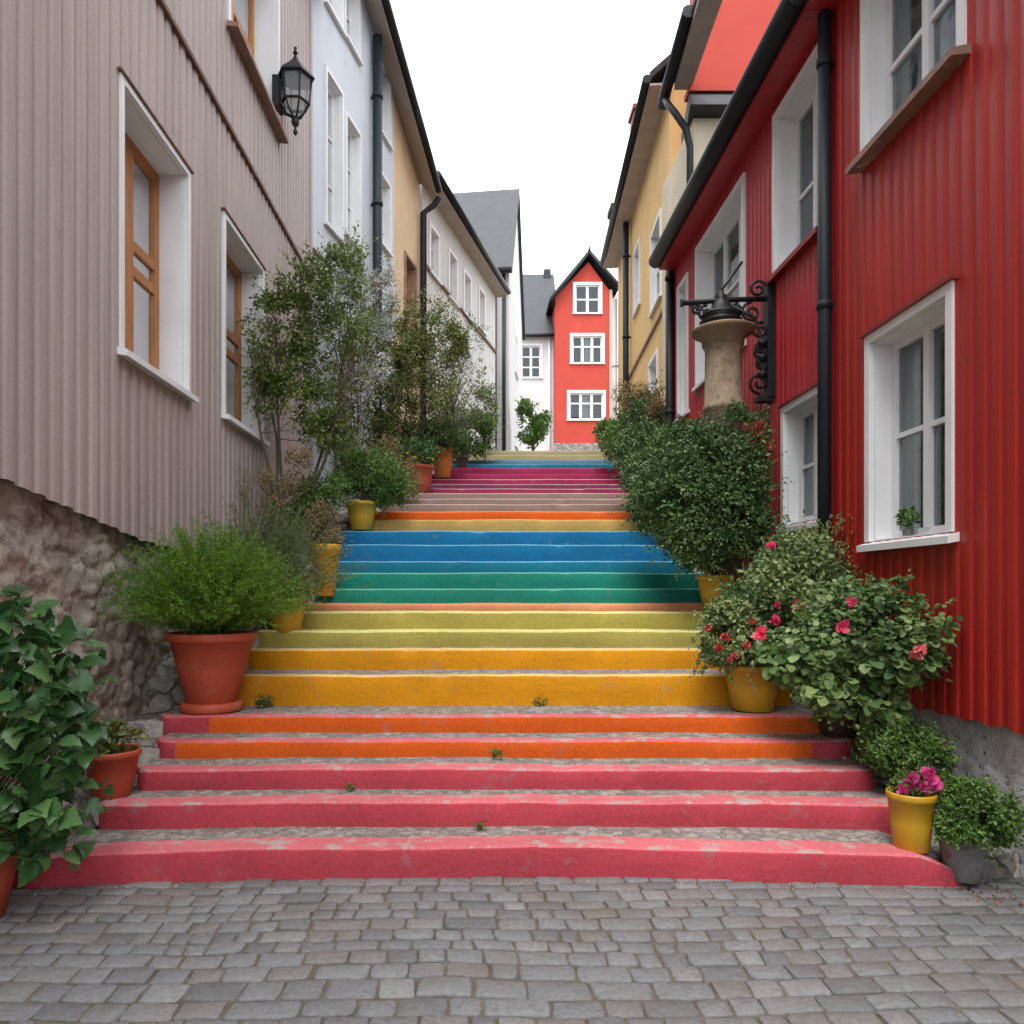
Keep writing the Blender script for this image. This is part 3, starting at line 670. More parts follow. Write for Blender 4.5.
# ------------------------------------------------------------------ steps
P_ = lambda n, c, **k: paint(n, c, **k)
pk = P_('pink_paint', (.42,.052,.072)); og = P_('orange_paint', (.60,.098,.010)); yl = P_('yellow_paint', (.62,.26,.006)); ol = P_('olive_paint', (.36,.31,.07))
gn = P_('green_paint', (.010,.20,.145)); bl1 = P_('teal_blue_paint', (.006,.15,.235)); bl = P_('blue_paint', (.006,.145,.31)); oc = P_('ochre_paint', (.47,.29,.085))
br = P_('faded_brown_paint', (.27,.17,.14), at=.56); mg = P_('magenta_paint', (.29,.020,.075)); pu = P_('plum_paint', (.17,.035,.09)); lb = P_('light_blue_paint', (.09,.19,.30)); kh = P_('khaki_paint', (.33,.29,.17)); po = P_('pale_orange_paint', (.58,.24,.11))
n_pk = P_('worn_toplit_pink_edge', (.55,.135,.155), chip=(.36,.28,.25), at=.60); n_og = P_('worn_orange_edge', (.62,.22,.11)); n_yl = P_('worn_yellow_edge', (.66,.45,.17)); n_ol = P_('worn_olive_edge', (.60,.55,.22)); n_gn = P_('worn_green_edge', (.13,.36,.28)); n_bl = P_('worn_blue_edge', (.12,.32,.44)); n_gy = P_('worn_grey_edge', (.36,.28,.25))  # pink strip carries light from above in its colour, plus worn chips
ST = [ # front Y, top z, riser, edge, painted strip depth, colour word
 (3.92,.157,pk,n_pk,.17,'pink'),(4.27,.293,pk,n_pk,.15,'pink'),(4.55,.415,pk,n_pk,.13,'pink'),(4.875,.521,og,n_pk,.10,'orange'),(5.17,.634,og,n_pk,.08,'orange'),
 (5.65,.860,yl,n_yl,.05,'yellow'),(6.07,1.022,yl,n_yl,.10,'yellow'),(6.35,1.153,ol,n_ol,.3,'olive'),(6.65,1.305,ol,n_ol,.3,'olive'),(7.0,1.37,po,n_og,.4,'pale orange'),
 (7.3,1.512,gn,n_gn,.4,'green'),(7.6,1.674,gn,n_gn,.4,'green'),(7.9,1.805,bl1,n_bl,.4,'teal blue'),(8.2,1.996,bl,n_bl,.4,'blue'),(8.55,2.173,bl,n_bl,.4,'blue'),
 (8.95,2.339,oc,oc,.4,'ochre'),(9.3,2.475,og,n_og,.2,'orange'),(9.8,2.624,br,n_gy,.1,'faded brown'),(10.3,2.757,br,n_gy,.1,'faded brown'),(10.8,2.897,br,n_gy,.1,'faded brown'),
 (11.4,3.043,mg,n_gy,.1,'magenta'),(12.0,3.196,pu,n_gy,.1,'plum'),(12.6,3.365,mg,n_gy,.1,'magenta'),(13.3,3.557,mg,mg,.1,'magenta'),(14.0,3.777,mg,mg,.1,'magenta'),
 (14.7,3.97,bl1,lb,.1,'blue'),(15.4,4.169,lb,lb,.1,'pale blue'),(16.2,4.416,kh,kh,.1,'khaki'),(17.0,4.66,kh,kh,.1,'khaki')]
def xl(Y): return float(np.interp(Y, [3.92,4.27,4.55,4.875,5.17,5.65,6.35,6.65,7,8.55,8.95,9.4,14,17], [-2.42,-2.16,-2.12,-2.13,-2.23,-1.90,-1.89,-1.66,-1.65,-1.63,-1.36,-1.35,-.80,-.57]))
def xr(Y): return float(np.interp(Y, [3.92,4.27,4.9,5.3,5.65,8.5,10.8,17], [2.44,2.40,2.46,2.50,2.35,2.25,2.3,2.9]))
def stair_z(Y):
    ys = [3.6]+[s[0] for s in ST]+[45]; zs = [0]+[s[1] for s in ST]+[4.66+28*.183]
    return float(np.interp(Y, ys, zs))
st = thing('staircase', 'wide outdoor stair with steps painted pink, orange, yellow, green and blue like a rainbow', 'staircase', (0,3.92,0))
BOW = [.15,.05,.03,.02,.02]
for k, (Y, z, mr, me_, ps, cw) in enumerate(ST):
    x0, x1 = xl(Y), xr(Y); zp_ = ST[k-1][1] if k else 0; Yn = ST[k+1][0] if k+1 < len(ST) else 18.2
    n = 90 if k < 10 else 50; mb = MB(); rows = []
    bow = BOW[k] if k < 5 else .012; bn = BOW[k+1] if k+1 < 5 else .012
    for i in range(n+1):
        x = x0+(x1-x0)*i/n; u = (x-x0)/(x1-x0)*2-1; e = min(x-x0, x1-x)
        nn = lambda a, b, s: s*noise.noise(Vector((x*a, b, k*3.7)))
        yo = -bow*u*u + nn(1.1,0,.018) + nn(6,2,.006)
        rc = .09 if k in (2,3,4) else .03
        if e < rc: yo += rc*(1-math.sqrt(max(0,1-(1-e/rc)**2)))
        yn = -bn*u*u - .02
        zz = z + nn(1.3,5,.008) + nn(9,6,.003)
        zlo = zp_-.04
        if k == 0:
            d = x1-x
            if d < .22: zz = z*(.25+.75*(d/.22)**.6)
            d = x-x0
            if d < .3: zz *= (.6+.4*d/.3)
        chip = max(0, noise.noise(Vector((x*5, 3, k*5.1)))-.38)*.09
        pw = min(ps + nn(2.5,8,.025) + nn(11,9,.008), Yn-Y+.015)
        yf = Y+yo
        prof = [(yf+nn(8,1,.005), zlo),(yf+nn(7,1.5,.006), (zlo+zz)/2),(yf+.002+chip*.3, zz-.020-chip),(yf+.006+chip, zz-.009-abs(nn(14,3,.006))-chip*.4),(yf+.022+chip, zz),(yf+max(pw,.05), zz+.001),(yf+max(pw,.05)+.006, zz-.004),(max(Yn+yn, yf+max(pw,.05)+.012)+.05, zz-.004)]
        rows.append([(x, a, b) for a, b in prof])
    for r_ in rows: mb.v += r_
    mi = [0,0,0,1,1,2,2]; L = len(rows[0])
    for i in range(n):
        for j in range(L-1): mb.face((i*L+j,(i+1)*L+j,(i+1)*L+j+1,i*L+j+1), 3 if (mi[j] == 0 and ((k == 4 and rows[i][0][0] < -1.88) or (k == 3 and (rows[i][0][0] > 2.12 or rows[i][0][0] < -2.0)))) else mi[j], j < 3)
    for r_ in (rows[0], rows[-1]):
        bt = [(r_[-1][0], r_[-1][1], zp_-.6), (r_[0][0], r_[0][1], zp_-.6)]; mb.poly(r_+bt, 0)
    o = mb.build('step', [mr, me_, M['tread'], pk], st); o['label'] = cw+' painted step'

# ------------------------------------------------------------------ ground
def grid(name, xs, ys, zf, m, smooth=True):
    mb = MB(); nx, ny = len(xs), len(ys)
    for y in ys:
        for x in xs: mb.v.append((x, y, zf(x, y)))
    for j in range(ny-1):
        for i in range(nx-1): mb.face((j*nx+i, j*nx+i+1, (j+1)*nx+i+1, (j+1)*nx+i), 0, smooth)
    return struct(name, mb, m)
grid('ground', list(np.linspace(-90,90,30)), [-60,-20,-3,3.5,4.2,8,12,17,30,45,80,130], lambda x, y: (-.06 if y < 4 else stair_z(min(y,45))-.45), M['joint'])
def rough_strip(name, xa, xb, y0, y1, ny, nx, zf, m):
    mb = MB()
    Ys = [y0+(y1-y0)*j/ny for j in range(ny+1)]
    if ny > 300:
        for q in ST:
            Ys = [y for y in Ys if abs(y-q[0]) > .02]+[q[0]+.0, q[0]+.012]
    Ys.sort(); ny = len(Ys)-1
    for j in range(ny+1):
        y = Ys[j]; a, b = xa(y), xb(y)
        for i in range(nx+1):
            x = a+(b-a)*i/nx; mb.v.append((x, y, zf(x,y)+.03*noise.fractal(Vector((x*5,y*5,2)),1,2,4)))
    for j in range(ny):
        for i in range(nx): mb.face((j*(nx+1)+i, j*(nx+1)+i+1, (j+1)*(nx+1)+i+1, (j+1)*(nx+1)+i), 0, True)
    return struct(name, mb, m)
def wl(Y):
    return LX+.02-.15 if Y < 10.9 else float(np.interp(Y, [10.9,16.2,22.6], [-2.45,-1.3,.46]))
def wr(Y): return RX+.05 if Y < 10.75 else float(np.interp(Y, [10.75,11,13,20], [2.8,3.15,3.3,3.7]))
def stepped(fn, d):
    def g(y):
        q = [s_[0] for s_ in ST if s_[0]+.005 <= y]
        return (fn(q[-1]) if q else fn(3.92)) + d
    return g
def tread_z(Y):
    q = [s_[1] for s_ in ST if s_[0]+.005 <= Y]
    return (q[-1] if q else 0)-.045
def edge_z(x, Y, e):
    w = 1 if Y < 5.8 else max(0, min(1, 1.6-abs(x-e)/.12))
    return tread_z(Y)*w+(stair_z(Y+.1)-.055)*(1-w)
def bank_z(Y): return stair_z(Y+.1)-.035
rough_strip('stony_bank', wl, stepped(xl, .16), 3.9, 17.4, 380, 12, lambda x, y: edge_z(x, y, stepped(xl,.1)(y)), M['rubble'])
rough_strip('stony_bank', stepped(xr, -.16), wr, 3.86, 17.4, 380, 12, lambda x, y: edge_z(x, y, stepped(xr,-.1)(y)), M['rubble'])
rough_strip('upper_street', lambda y: -8 if y > 18 else -1.5, lambda y: 12, 17.3, 46, 60, 10, lambda x, y: 4.645+(y-17.3)*.183, M['tread'])
# paving stones of the street, each stone modelled
rd = random.Random(11); mb = MB()
def warp(x, y):
    return (x+.07*noise.noise(Vector((x*.9,y*.9,1)))+.008*noise.noise(Vector((x*5,y*5,8))), y+.09*noise.noise(Vector((x*.6,y*.7,4)))+.012*noise.noise(Vector((x*3.2,y*3.2,2)))+.018*x)
y = .8; row = 0
while y < 4.35:
    dh = rd.choice([.095,.11,.125])*rd.uniform(.94,1.06)
    if y > 3.35: dh = rd.uniform(.08,.12)
    x = -3.3+rd.uniform(-.1,.1)
    while x < 3.4:
        wd = rd.choice([.12,.14,.17,.20,.24])*rd.uniform(.9,1.1)
        if dh < .11: wd *= .8
        gp = rd.uniform(.0008,.0035); cx, cy = x+wd/2, y+dh/2; tz = rd.uniform(-.006,.004); tx, ty = rd.uniform(-.03,.03), rd.uniform(-.03,.03)
        if y > 0.6 or rd.random() < 1:
            ring = []
            hx, hy = wd/2-gp, dh/2-gp
            for sx, sy in ((-1,-1),(1,-1),(1,1),(-1,1)):
                jx, jy = rd.uniform(-.007,.002), rd.uniform(-.007,.002); c = .005+rd.uniform(0,.007)
                X, Yc = sx*(hx+jx), sy*(hy+jy)
                pa, pb = (X, Yc-sy*c), (X-sx*c, Yc)
                ring += [pa, pb] if sx*sy > 0 else [pb, pa]
                nxt = {(-1,-1):(0,-1),(1,-1):(1,0),(1,1):(0,1),(-1,1):(-1,0)}[(sx,sy)]
                ring.append((nxt[0]*(hx+rd.uniform(-.006,.003)) if nxt[0] else rd.uniform(-.2,.2)*hx, nxt[1]*(hy+rd.uniform(-.006,.003)) if nxt[1] else rd.uniform(-.2,.2)*hy))
            # order by angle for a clean outline
            ring.sort(key=lambda p: math.atan2(p[1]/hy, p[0]/hx)); n0 = len(mb.v); nr = len(ring)
            for f_, zz in ((1.0,-.045),(1.0,-.008),(.975,-.002),(.92,.0005)):
                for a, b in ring:
                    q_ = warp(cx+a*f_, cy+b*f_); mb.v.append((q_[0], q_[1], zz+tz+tx*a+ty*b+.0015*noise.noise(Vector((q_[0]*40,q_[1]*40,0)))))
            q_ = warp(cx, cy); mb.v.append((q_[0], q_[1], .0018+tz))
            for l in range(3):
                for j in range(nr): mb.face((n0+l*nr+j, n0+l*nr+(j+1)%nr, n0+(l+1)*nr+(j+1)%nr, n0+(l+1)*nr+j), 0, True)
            for j in range(nr): mb.face((n0+3*nr+j, n0+3*nr+(j+1)%nr, n0+4*nr), 0, True)
        x += wd
    y += dh; row += 1
struct('paving', mb, M['paver'])
grid('pavement_joints', list(np.linspace(-3.3,3.3,80)), list(np.linspace(-1.6,4.6,80)), lambda x, y: -.008+.004*noise.noise(Vector((x*9,y*9,0))), M['joint'])
# grit along the foot of the steps and walls
rg = np.random.default_rng(4); mb = MB()
for i in range(900):
    k = rg.uniform()
    if k < .6: x = rg.uniform(-2.4,2.6); yy = 3.90-.15*(x/2.4)**2-abs(rg.normal())*.035
    elif k < .85: x = 2.74-abs(rg.normal())*.09; yy = rg.uniform(2.2,4.1)
    else: x = LX+.05+abs(rg.normal())*.08; yy = rg.uniform(2.2,3.9)
    r = rg.uniform(.003,.011); a = rg.uniform(0,6.3)
    n0 = len(mb.v)
    for t_ in range(5): mb.v.append((x+r*math.cos(a+t_*1.257)*rg.uniform(.7,1.2), yy+r*math.sin(a+t_*1.257)*rg.uniform(.7,1.2), -.008))
    mb.v.append((x, yy, r*.8))
    for t_ in range(5): mb.face((n0+t_, n0+(t_+1)%5, n0+5))
tag(mb.build('gravel', M['tread']), 'loose grit and crumbs of stone along the foot of the steps', 'gravel', kind='stuff')

# ------------------------------------------------------------------ stone pillar and iron bracket
pc = W(723, 590, 7.1); pz = 1.0
t = thing('stone_pillar', 'weathered sandstone pillar with flared brown cap, standing in the bush beside the crimson house', 'pillar', (pc.x,7.1,pz))
zc = W(0,325,7.1).z
mb = MB(); n=14
mb.lathe([(.20,0),(.20,.15),(.175,.2),(.175,zc-pz-.82),(.185,zc-pz-.81),(.185,zc-pz-.77),(.17,zc-pz-.76),(.165,zc-pz-.25),(.18,zc-pz-.20)], (pc.x,7.1,pz), 16); mb.build('shaft', M['pillar'], t)
mb = MB(); mb.lathe([(.17,-.22),(.19,-.2),(.20,-.13),(.28,-.085),(.295,-.06),(.285,-.045),(.22,-.02),(.15,.0),(0,.0)], (pc.x,7.1,zc), 24); mb.build('cap', M['pillarcap'], t)
t = thing('iron_bracket', 'ornate black wrought iron lamp bracket reaching from the crimson wall over the stone pillar', 'bracket', (RX,7.1,3.6))
mb = MB(); yb = 7.1; za = W(0,302,yb).z; zb_ = W(0,398,yb).z; xe = W(683,0,yb).x
mb.box(RX-.07, RX+.03, yb-.07, yb+.07, zb_, za+.2); mb.box(RX-.16, RX+.02, yb-.06, yb+.06, zb_-.04, zb_+.01); mb.build('wall_plate', M['black'], t)
mb = MB(); mb.tube([(RX-.05,yb,za+.03),(RX-.45,yb,za+.02),(xe,yb,za-.01)], .026, 8); mb.tube([(xe,yb,za-.01),(xe-.02,yb,za-.01)], .04, 8); mb.build('arm', M['black'], t)
def spiral(mb, c, r, a0, turns, rad=.014, sgn=1, k=22):
    mb.tube([(c[0]+r*(1-.8*i/k)*math.cos(a0+sgn*turns*6.283*i/k), c[1], c[2]+r*(1-.8*i/k)*math.sin(a0+sgn*turns*6.283*i/k)) for i in range(k+1)], rad, 6)
mb = MB()
for cx, cz, r, a, sg in ((RX-.20,za-.10,.10,1.6,1),(RX-.12,za-.27,.08,1.2,1),(RX-.14,za+.12,.09,0,1),(RX-.13,zb_+.14,.10,-1.5,-1),(RX-.10,zb_+.32,.06,1.5,1),(RX-.11,za-.42,.06,-1,-1),(xe+.22,za-.11,.08,1.5,1),(xe+.12,za-.07,.05,1.6,-1),(RX-.33,za-.06,.05,1.5,1)):
    spiral(mb, (cx,yb,cz), r, a, 1.4, .015, sg)
mb.tube([(RX-.05,yb,zb_+.02),(RX-.08,yb,zb_+.25),(RX-.17,yb,zb_+.42),(RX-.11,yb,za-.35),(RX-.17,yb,za-.15),(RX-.42,yb,za-.02)], .018, 8)
for zq_ in (.22,.38,.52): mb.lathe([(.001,-.05),(.045,-.02),(.05,.0),(.045,.02),(.001,.05)], (RX-.1,yb,zb_+zq_), 8)
mb.tube([(xe+.42,yb,za-.13),(xe+.25,yb,za-.1),(xe+.05,yb,za-.02)], .012, 6)
mb.build('scrollwork', M['black'], t)
mb = MB(); mb.lathe([(.001,.0),(.19,.0),(.20,.03),(.14,.06),(.19,.085),(.16,.11),(.10,.14),(.085,.20),(.05,.24),(.06,.27),(.02,.3),(.001,.31)], (pc.x-.02,yb,zc), 16); mb.tube([(pc.x-.02,yb,zc+.2),(pc.x-.02,yb,za+.1)], .03, 8)
mb.tube([(pc.x-.08,yb,za+.03),(pc.x+.02,yb,za+.16),(pc.x+.18,yb,za+.38)], .014, 6); mb.build('lamp_fitting', M['black'], t)

# ------------------------------------------------------------------ plants
def potted(name, label, base, rt, rb, h, pm, group=None, saucer=None):
    t = thing(name, label, 'potted plant', base, group); c = Vector(base)
    if saucer:
        m = MB(); m.lathe([(0,0),(saucer,0),(saucer*1.04,.015),(saucer*1.04,.05),(saucer*.96,.065),(0,.065)], c, 28); m.build('saucer', pm, t); c = c+Vector((0,0,.06))
    pot_mesh(c, rt, rb, h).build('pot', pm, t); soil_mesh(c, rt, h).build('soil', M['soil'], t)
    return t, c+Vector((0,0,h*.86))
def foliage(t, blobs, n, size, seed, m, tmpl=None, name='foliage', **k):
    mb = MB(); P = crown(mb, blobs, n, size, seed, tmpl, **k)
    if n > 1500:
        c = np.array([b_[:3] for b_ in blobs]).mean(0); R_ = max(b_[3] for b_ in blobs); sprigs(mb, P, c, int(n/55), R_*.55, size, seed+1, tmpl)
    mb.build(name, m, t); return P
def stems(t, base, P, k, r, seed, name='stems', m=None):
    rd = random.Random(seed); mb = MB(); branches(mb, base, [P[rd.randrange(len(P))] for _ in range(k)], r, seed); mb.build(name, m or M['bark'], t)
def pb(px, py, Y, rx, ry, ru):             # blob from picture position, picture radii (px) and depth radius (m)
    c = W(px, py, Y); k = Y/FPX; return (c.x, c.y, c.z, rx*k, ru, ry*k)

# 1 big-leaved plant, lower left
t, tp = potted('broad_leaved_plant', 'large broad leaved green plant in the terracotta pot at the lower left edge', (-2.36,3.42,0), .24,.17,.36, M['terra'])
rg = np.random.default_rng(21); mb = MB(); P=[]; D=[]; U=[]; S=[]; mbs = MB()
for px, py, rx, ry, n in ((30,640,38,38,50),(28,700,46,40,62),(28,765,48,42,70),(62,800,30,32,34),(58,675,32,42,34),(66,735,32,34,34),(66,832,24,22,18),(10,620,36,26,22),(20,820,30,26,22)):
    b = pb(px,py,3.55,rx*1.05,ry,.30)
    for i in range(int(n*1.7)):
        d = rg.normal(size=3); d /= np.linalg.norm(d); d[1] = -abs(d[1])*.9 if rg.uniform() < .75 else d[1]
        p = np.array([b[0]+d[0]*b[3], b[1]+d[1]*b[4], b[2]+d[2]*b[5]])*1.0
        P.append(p); D.append(np.array([d[0]*1.0+rg.normal()*.5, -.25+rg.normal()*.45, -.15+d[2]*.3+rg.normal()*.35])); U.append(np.array([rg.normal()*.6, -.25+rg.normal()*.55, .8])); S.append(rg.uniform(.055,.115))
leaves(mb, P, D, U, S, T_lobe(), 0, True); mb.build('foliage', G['big'], t)
branches(mbs, tp, [tuple(P[i]) for i in range(0, len(P), 5)], .008, 3); mbs.build('stems', G['mid'], t)
# 2 small terracotta pot
b2 = W(110,787,4.4)
t, tp = potted('small_potted_plant', 'small terracotta pot with sparse seedlings between the stone wall and the pink steps', (b2.x,4.42,.262), .155,.10,.30, M['terra'])
P = foliage(t, [(tp.x-.04,tp.y,tp.z+.10,.19,.13,.10)], 420, .045, 5, G['olive'], T_oval(.6), gap=-.1, freq=8); stems(t, tp, P, 22, .004, 6)
# 3 feathery plant in big terracotta pot
def feathery(t, tp, n, ln, spread, seed, m, zl=.75, lean=(0,0), sz=.03):
    rg = np.random.default_rng(seed); mbs = MB(); P=[]; D=[]; U=[]; S=[]
    for i in range(n):
        a = rg.uniform(0,6.283); el = rg.uniform(.24,1.5); L = ln*rg.uniform(.6,1.1)
        h0 = np.array([math.cos(a)*math.cos(el)*spread+lean[0], math.sin(a)*math.cos(el)*spread+lean[1], math.sin(el)*zl+.12])
        p = np.array(tp)+np.array([math.cos(a),math.sin(a),0])*rg.uniform(0,.07); pts=[tuple(p)]; k = 16; d = h0/np.linalg.norm(h0)
        for j in range(k):
            d = d+np.array([h0[0]*.03,h0[1]*.03,-.022])+rg.normal(size=3)*.035; d /= np.linalg.norm(d); p = p+d*L/k; pts.append(tuple(p))
            if j > 2:
                for q_ in range(7):
                    P.append(p+rg.normal(size=3)*.006); D.append(d*.8+rg.normal(size=3)*.55); U.append(rg.normal(size=3)+np.array([0,0,1])); S.append(sz*rg.uniform(.6,1.4)*(1.15-.5*j/k))
        if i % 2 == 0: mbs.tube(pts[::2], .0018, 3, 0, False)
    mb = MB(); leaves(mb, P, D, U, S, T_small(.16,.02)); mb.build('foliage', m, t); mbs.build('stems', m, t)
b3 = W(212,590,5.40)
t, tp = potted('feathery_potted_plant', 'bright green feathery plant in the largest terracotta pot beside the orange steps', (b3.x,5.40,.636), .295,.175,.50, M['terra'], saucer=.21)
feathery(t, tp+Vector((0,0,.03)), 1000, .76, .72, 8, G['fern'], 1.15, (.0,0), .045)
# 4 sage bush beside it, 5 yellow pots
b = W(280,600,6.5)
t = thing('rosemary_bush', 'grey green needle leaved bush between the feathery plant and the yellow pots', 'shrub', (b.x,6.5,bank_z(6.5)))
feathery(t, Vector((b.x-.12,6.5,bank_z(6.5)+.05)), 420, .95, .6, 9, G['sage'], 1.1, (.05,0), .045)
t, tp = potted('dry_potted_plant', 'low yellow pot with withered brown plant on the olive steps', (-1.66,6.45,1.13), .17,.11,.30, M['ypot'], 'yellow pots with dry plants')
foliage(t, [(tp.x+.04,tp.y-.03,tp.z+.10,.24,.18,.13)], 1500, .035, 11, G['dry'], gap=-.1, freq=8, rnd=1.3)
t, tp = potted('tall_dry_potted_plant', 'tall slim yellow pot with withered brown plant beside the green steps', (-1.50,7.28,1.44), .145,.085,.50, M['ypot'], 'yellow pots with dry plants')
P = foliage(t, [(tp.x-.06,tp.y,tp.z+.22,.24,.18,.26)], 2800, .032, 12, G['dry'], gap=-.1, freq=6, rnd=1.3); stems(t, tp, P, 30, .004, 3)
t = thing('leafy_shrub', 'fresh green small leaved shrub growing behind the tall slim yellow pot', 'shrub', (-1.75,8.1,bank_z(8.1)))
P = foliage(t, [pb(325,492,8.1,28,20,.25), pb(305,500,8.0,18,22,.2), pb(285,520,7.9,20,24,.2)], 6000, .034, 13, G['mid'], gap=-.15, freq=5); stems(t, (-1.75,8.1,bank_z(8.1)), P, 30, .006, 3)
b = W(364,527,8.85)
t, tp = potted('round_potted_bush', 'round dark green bush in a yellow pot at the left end of the ochre step', (b.x-.02,8.80,2.20), .18,.12,.33, M['ypot'])
P = foliage(t, [pb(374,478,8.9,34,30,.36), pb(352,470,8.9,20,22,.25), pb(390,490,8.85,20,20,.2)], 9500, .036, 14, G['mid'], gap=-.3, freq=4); stems(t, tp, P, 25, .006, 3)
b = W(420,500,11.3)
t, tp = potted('red_potted_plant', 'brick red pot with low yellow green flowers beside the magenta steps', (W(418,0,11.3).x,11.2,2.95), .24,.17,.40, M['terra'])
P = foliage(t, [(tp.x-.1,tp.y-.05,tp.z+.2,.42,.25,.24)], 3500, .05, 15, G['dark'], gap=-.2, freq=5); foliage(t, [(tp.x-.1,tp.y-.2,tp.z+.16,.3,.15,.12)], 60, .05, 16, mat('yellow_petals', (.6,.45,.03), 0, 1), name='flowers')
t, tp = potted('orange_potted_plant', 'bright orange pot with dark leaves near the top of the stairs', (W(443,0,13.0).x,12.9,3.42), .20,.13,.50, M['terra2'])
foliage(t, [(tp.x+.05,tp.y,tp.z+.2,.38,.3,.28)], 3200, .05, 17, G['dark'], gap=-.2, freq=5)
t, tp = potted('purple_flowered_pot', 'tiny dark pot with pale purple flowers at the top left of the stairs', (W(462,0,14.4).x,14.4,3.8), .12,.09,.26, M['brownpot'])
foliage(t, [(tp.x,tp.y,tp.z+.16,.16,.14,.18)], 700, .04, 18, G['dark']); foliage(t, [(tp.x,tp.y-.06,tp.z+.22,.12,.12,.12)], 60, .05, 19, leafmat('lilac_petals', [(.5,.3,.6),(.7,.6,.75)]), name='flowers')

def tree(name, label, base, blobs, n, size, seed, m, r=.03, nb=60, cat='tree', gap=-.05, freq=3, trunks=4, extra=None, lo=.5):
    t = thing(name, label, cat, base); b = Vector(base)
    P = foliage(t, blobs, n, size, seed, m, name='crown', gap=gap, freq=freq, shell=.6, rnd=1.1)
    rdd = random.Random(seed); mb = MB(); cx = sum(q_[0] for q_ in blobs)/len(blobs); cy = sum(q_[1] for q_ in blobs)/len(blobs); cz = sum(q_[2] for q_ in blobs)/len(blobs)
    forks = []
    for i in range(trunks):
        e = Vector((cx+rdd.uniform(-.45,.35), cy+rdd.uniform(-.25,.25), b.z+(cz-b.z)*rdd.uniform(.7,1.0))); pts=[]
        for j in range(7):
            u = j/6; q_ = b.lerp(e,u)+Vector((rdd.uniform(-.02,.02), rdd.uniform(-.02,.02),0)); q_.x += (i-(trunks-1)/2)*.035*(1+u); pts.append(q_)
        mb.tube(pts, [r*(1-.55*j/6) for j in range(7)], 7); forks += [(pts[4], r*.5), (pts[5], r*.45), (pts[6], r*.4)]
    mb.build('trunk', M['bark'], t); mb = MB()
    for i in range(nb):
        tg = Vector(P[rdd.randrange(len(P))]); f_, rr = min((rdd.choice(forks) for _ in range(3)), key=lambda w_: (w_[0]-tg).length)
        branches(mb, f_, [tg], rr*.6, seed+i, n=4)
    mb.build('branches', M['bark'], t)
    return t, P
# left multi-stem tree
yb = 8.1; bx = -2.08
tree('small_tree', 'slender multi stemmed tree against the taupe house end, dark leaves below and pale above', (bx,yb,bank_z(yb)),
     [pb(292,345,yb,48,60,.40), pb(310,400,yb,40,40,.40), pb(318,295,yb,42,42,.40), pb(345,268,yb,26,26,.3), pb(352,330,yb,28,45,.3), pb(268,380,yb,24,40,.3), pb(330,430,yb,30,24,.3), pb(275,300,yb,22,26,.3)],
     13500, .046, 31, G['tree'], .022, 110, gap=.0, freq=5.0, trunks=5)
yb = 10.6; t = thing('blossoming_climber', 'white flowering climber spreading over the pale blue wall behind the slender tree', 'climbing plant', (-1.9,yb,bank_z(yb)))
bl_ = [pb(335,300,yb,26,50,.22), pb(372,330,yb,20,60,.22), pb(345,380,yb,36,50,.25), pb(350,270,yb,20,30,.2), pb(385,300,yb,14,40,.2)]
P = foliage(t, bl_, 7000, .032, 41, G['olive'], gap=.08, freq=5); foliage(t, bl_, 9000, .038, 42, G['white'], name='blossom', gap=.0, freq=6); stems(t, (-1.9,yb,bank_z(yb)), P, 50, .010, 5)
yb = 11.8
tree('tall_shrub', 'tall airy olive green shrub with arching twigs in front of the white house', (W(395,0,yb).x,yb,bank_z(yb)),
     [pb(400,360,yb,36,55,.5), pb(425,330,yb,30,32,.4), pb(385,420,yb,32,40,.4), pb(432,390,yb,26,40,.4), pb(375,340,yb,18,30,.3), pb(455,345,yb,14,26,.25)], 19000, .050, 33, G['olive'], .018, 130, 'shrub', gap=-.0, freq=4, trunks=6)
yb = 13.4
t = thing('wispy_shrub', 'thin twiggy shrub with sparse pale leaves before the long white house', 'shrub', (W(440,0,yb).x,yb,bank_z(yb)))
P = foliage(t, [pb(455,370,yb,26,50,.35), pb(480,395,yb,16,36,.3), pb(470,340,yb,14,26,.3)], 2600, .045, 35, G['sage'], gap=.1, freq=5); stems(t, (W(440,0,yb).x,yb,bank_z(yb)), P, 80, .010, 4)
yb = 14.9
t = thing('round_shrub', 'round green shrub beside the top steps on the left', 'shrub', (W(468,0,yb).x-.1,yb,bank_z(yb)))
P = foliage(t, [pb(471,425,yb,27,32,.5), pb(455,440,yb,20,20,.4), pb(484,412,yb,14,24,.35), pb(478,440,yb,18,16,.4)], 9000, .05, 36, G['mid'], gap=-.15, freq=3); stems(t, (W(468,0,yb).x-.1,yb,bank_z(yb)), P, 30, .012, 4)
yb = 11.6
t = thing('dark_shrub', 'low dark green shrub behind the brick red pot', 'shrub', (W(412,0,12.2).x,12.2,bank_z(12.2)))
P = foliage(t, [pb(418,442,12.2,26,22,.4), pb(440,430,12.4,18,14,.3)], 6500, .045, 37, G['dark'], gap=-.15, freq=3); stems(t, (W(412,0,12.2).x,12.2,bank_z(12.2)), P, 20, .01, 4)
t = thing('low_dry_shrub', 'low brownish shrub with withered twigs between the two round green bushes', 'shrub', (W(398,0,10).x,10,bank_z(10)))
P = foliage(t, [pb(400,480,10,22,26,.3), pb(385,455,10.2,18,20,.3)], 3600, .035, 38, G['dry'], gap=-.05, freq=5); stems(t, (W(398,0,10).x,10,bank_z(10)), P, 40, .006, 4)
t = thing('leafy_young_tree', 'young bushy tree in front of the small off white house', 'tree', (W(533,0,24).x,24,5.9))
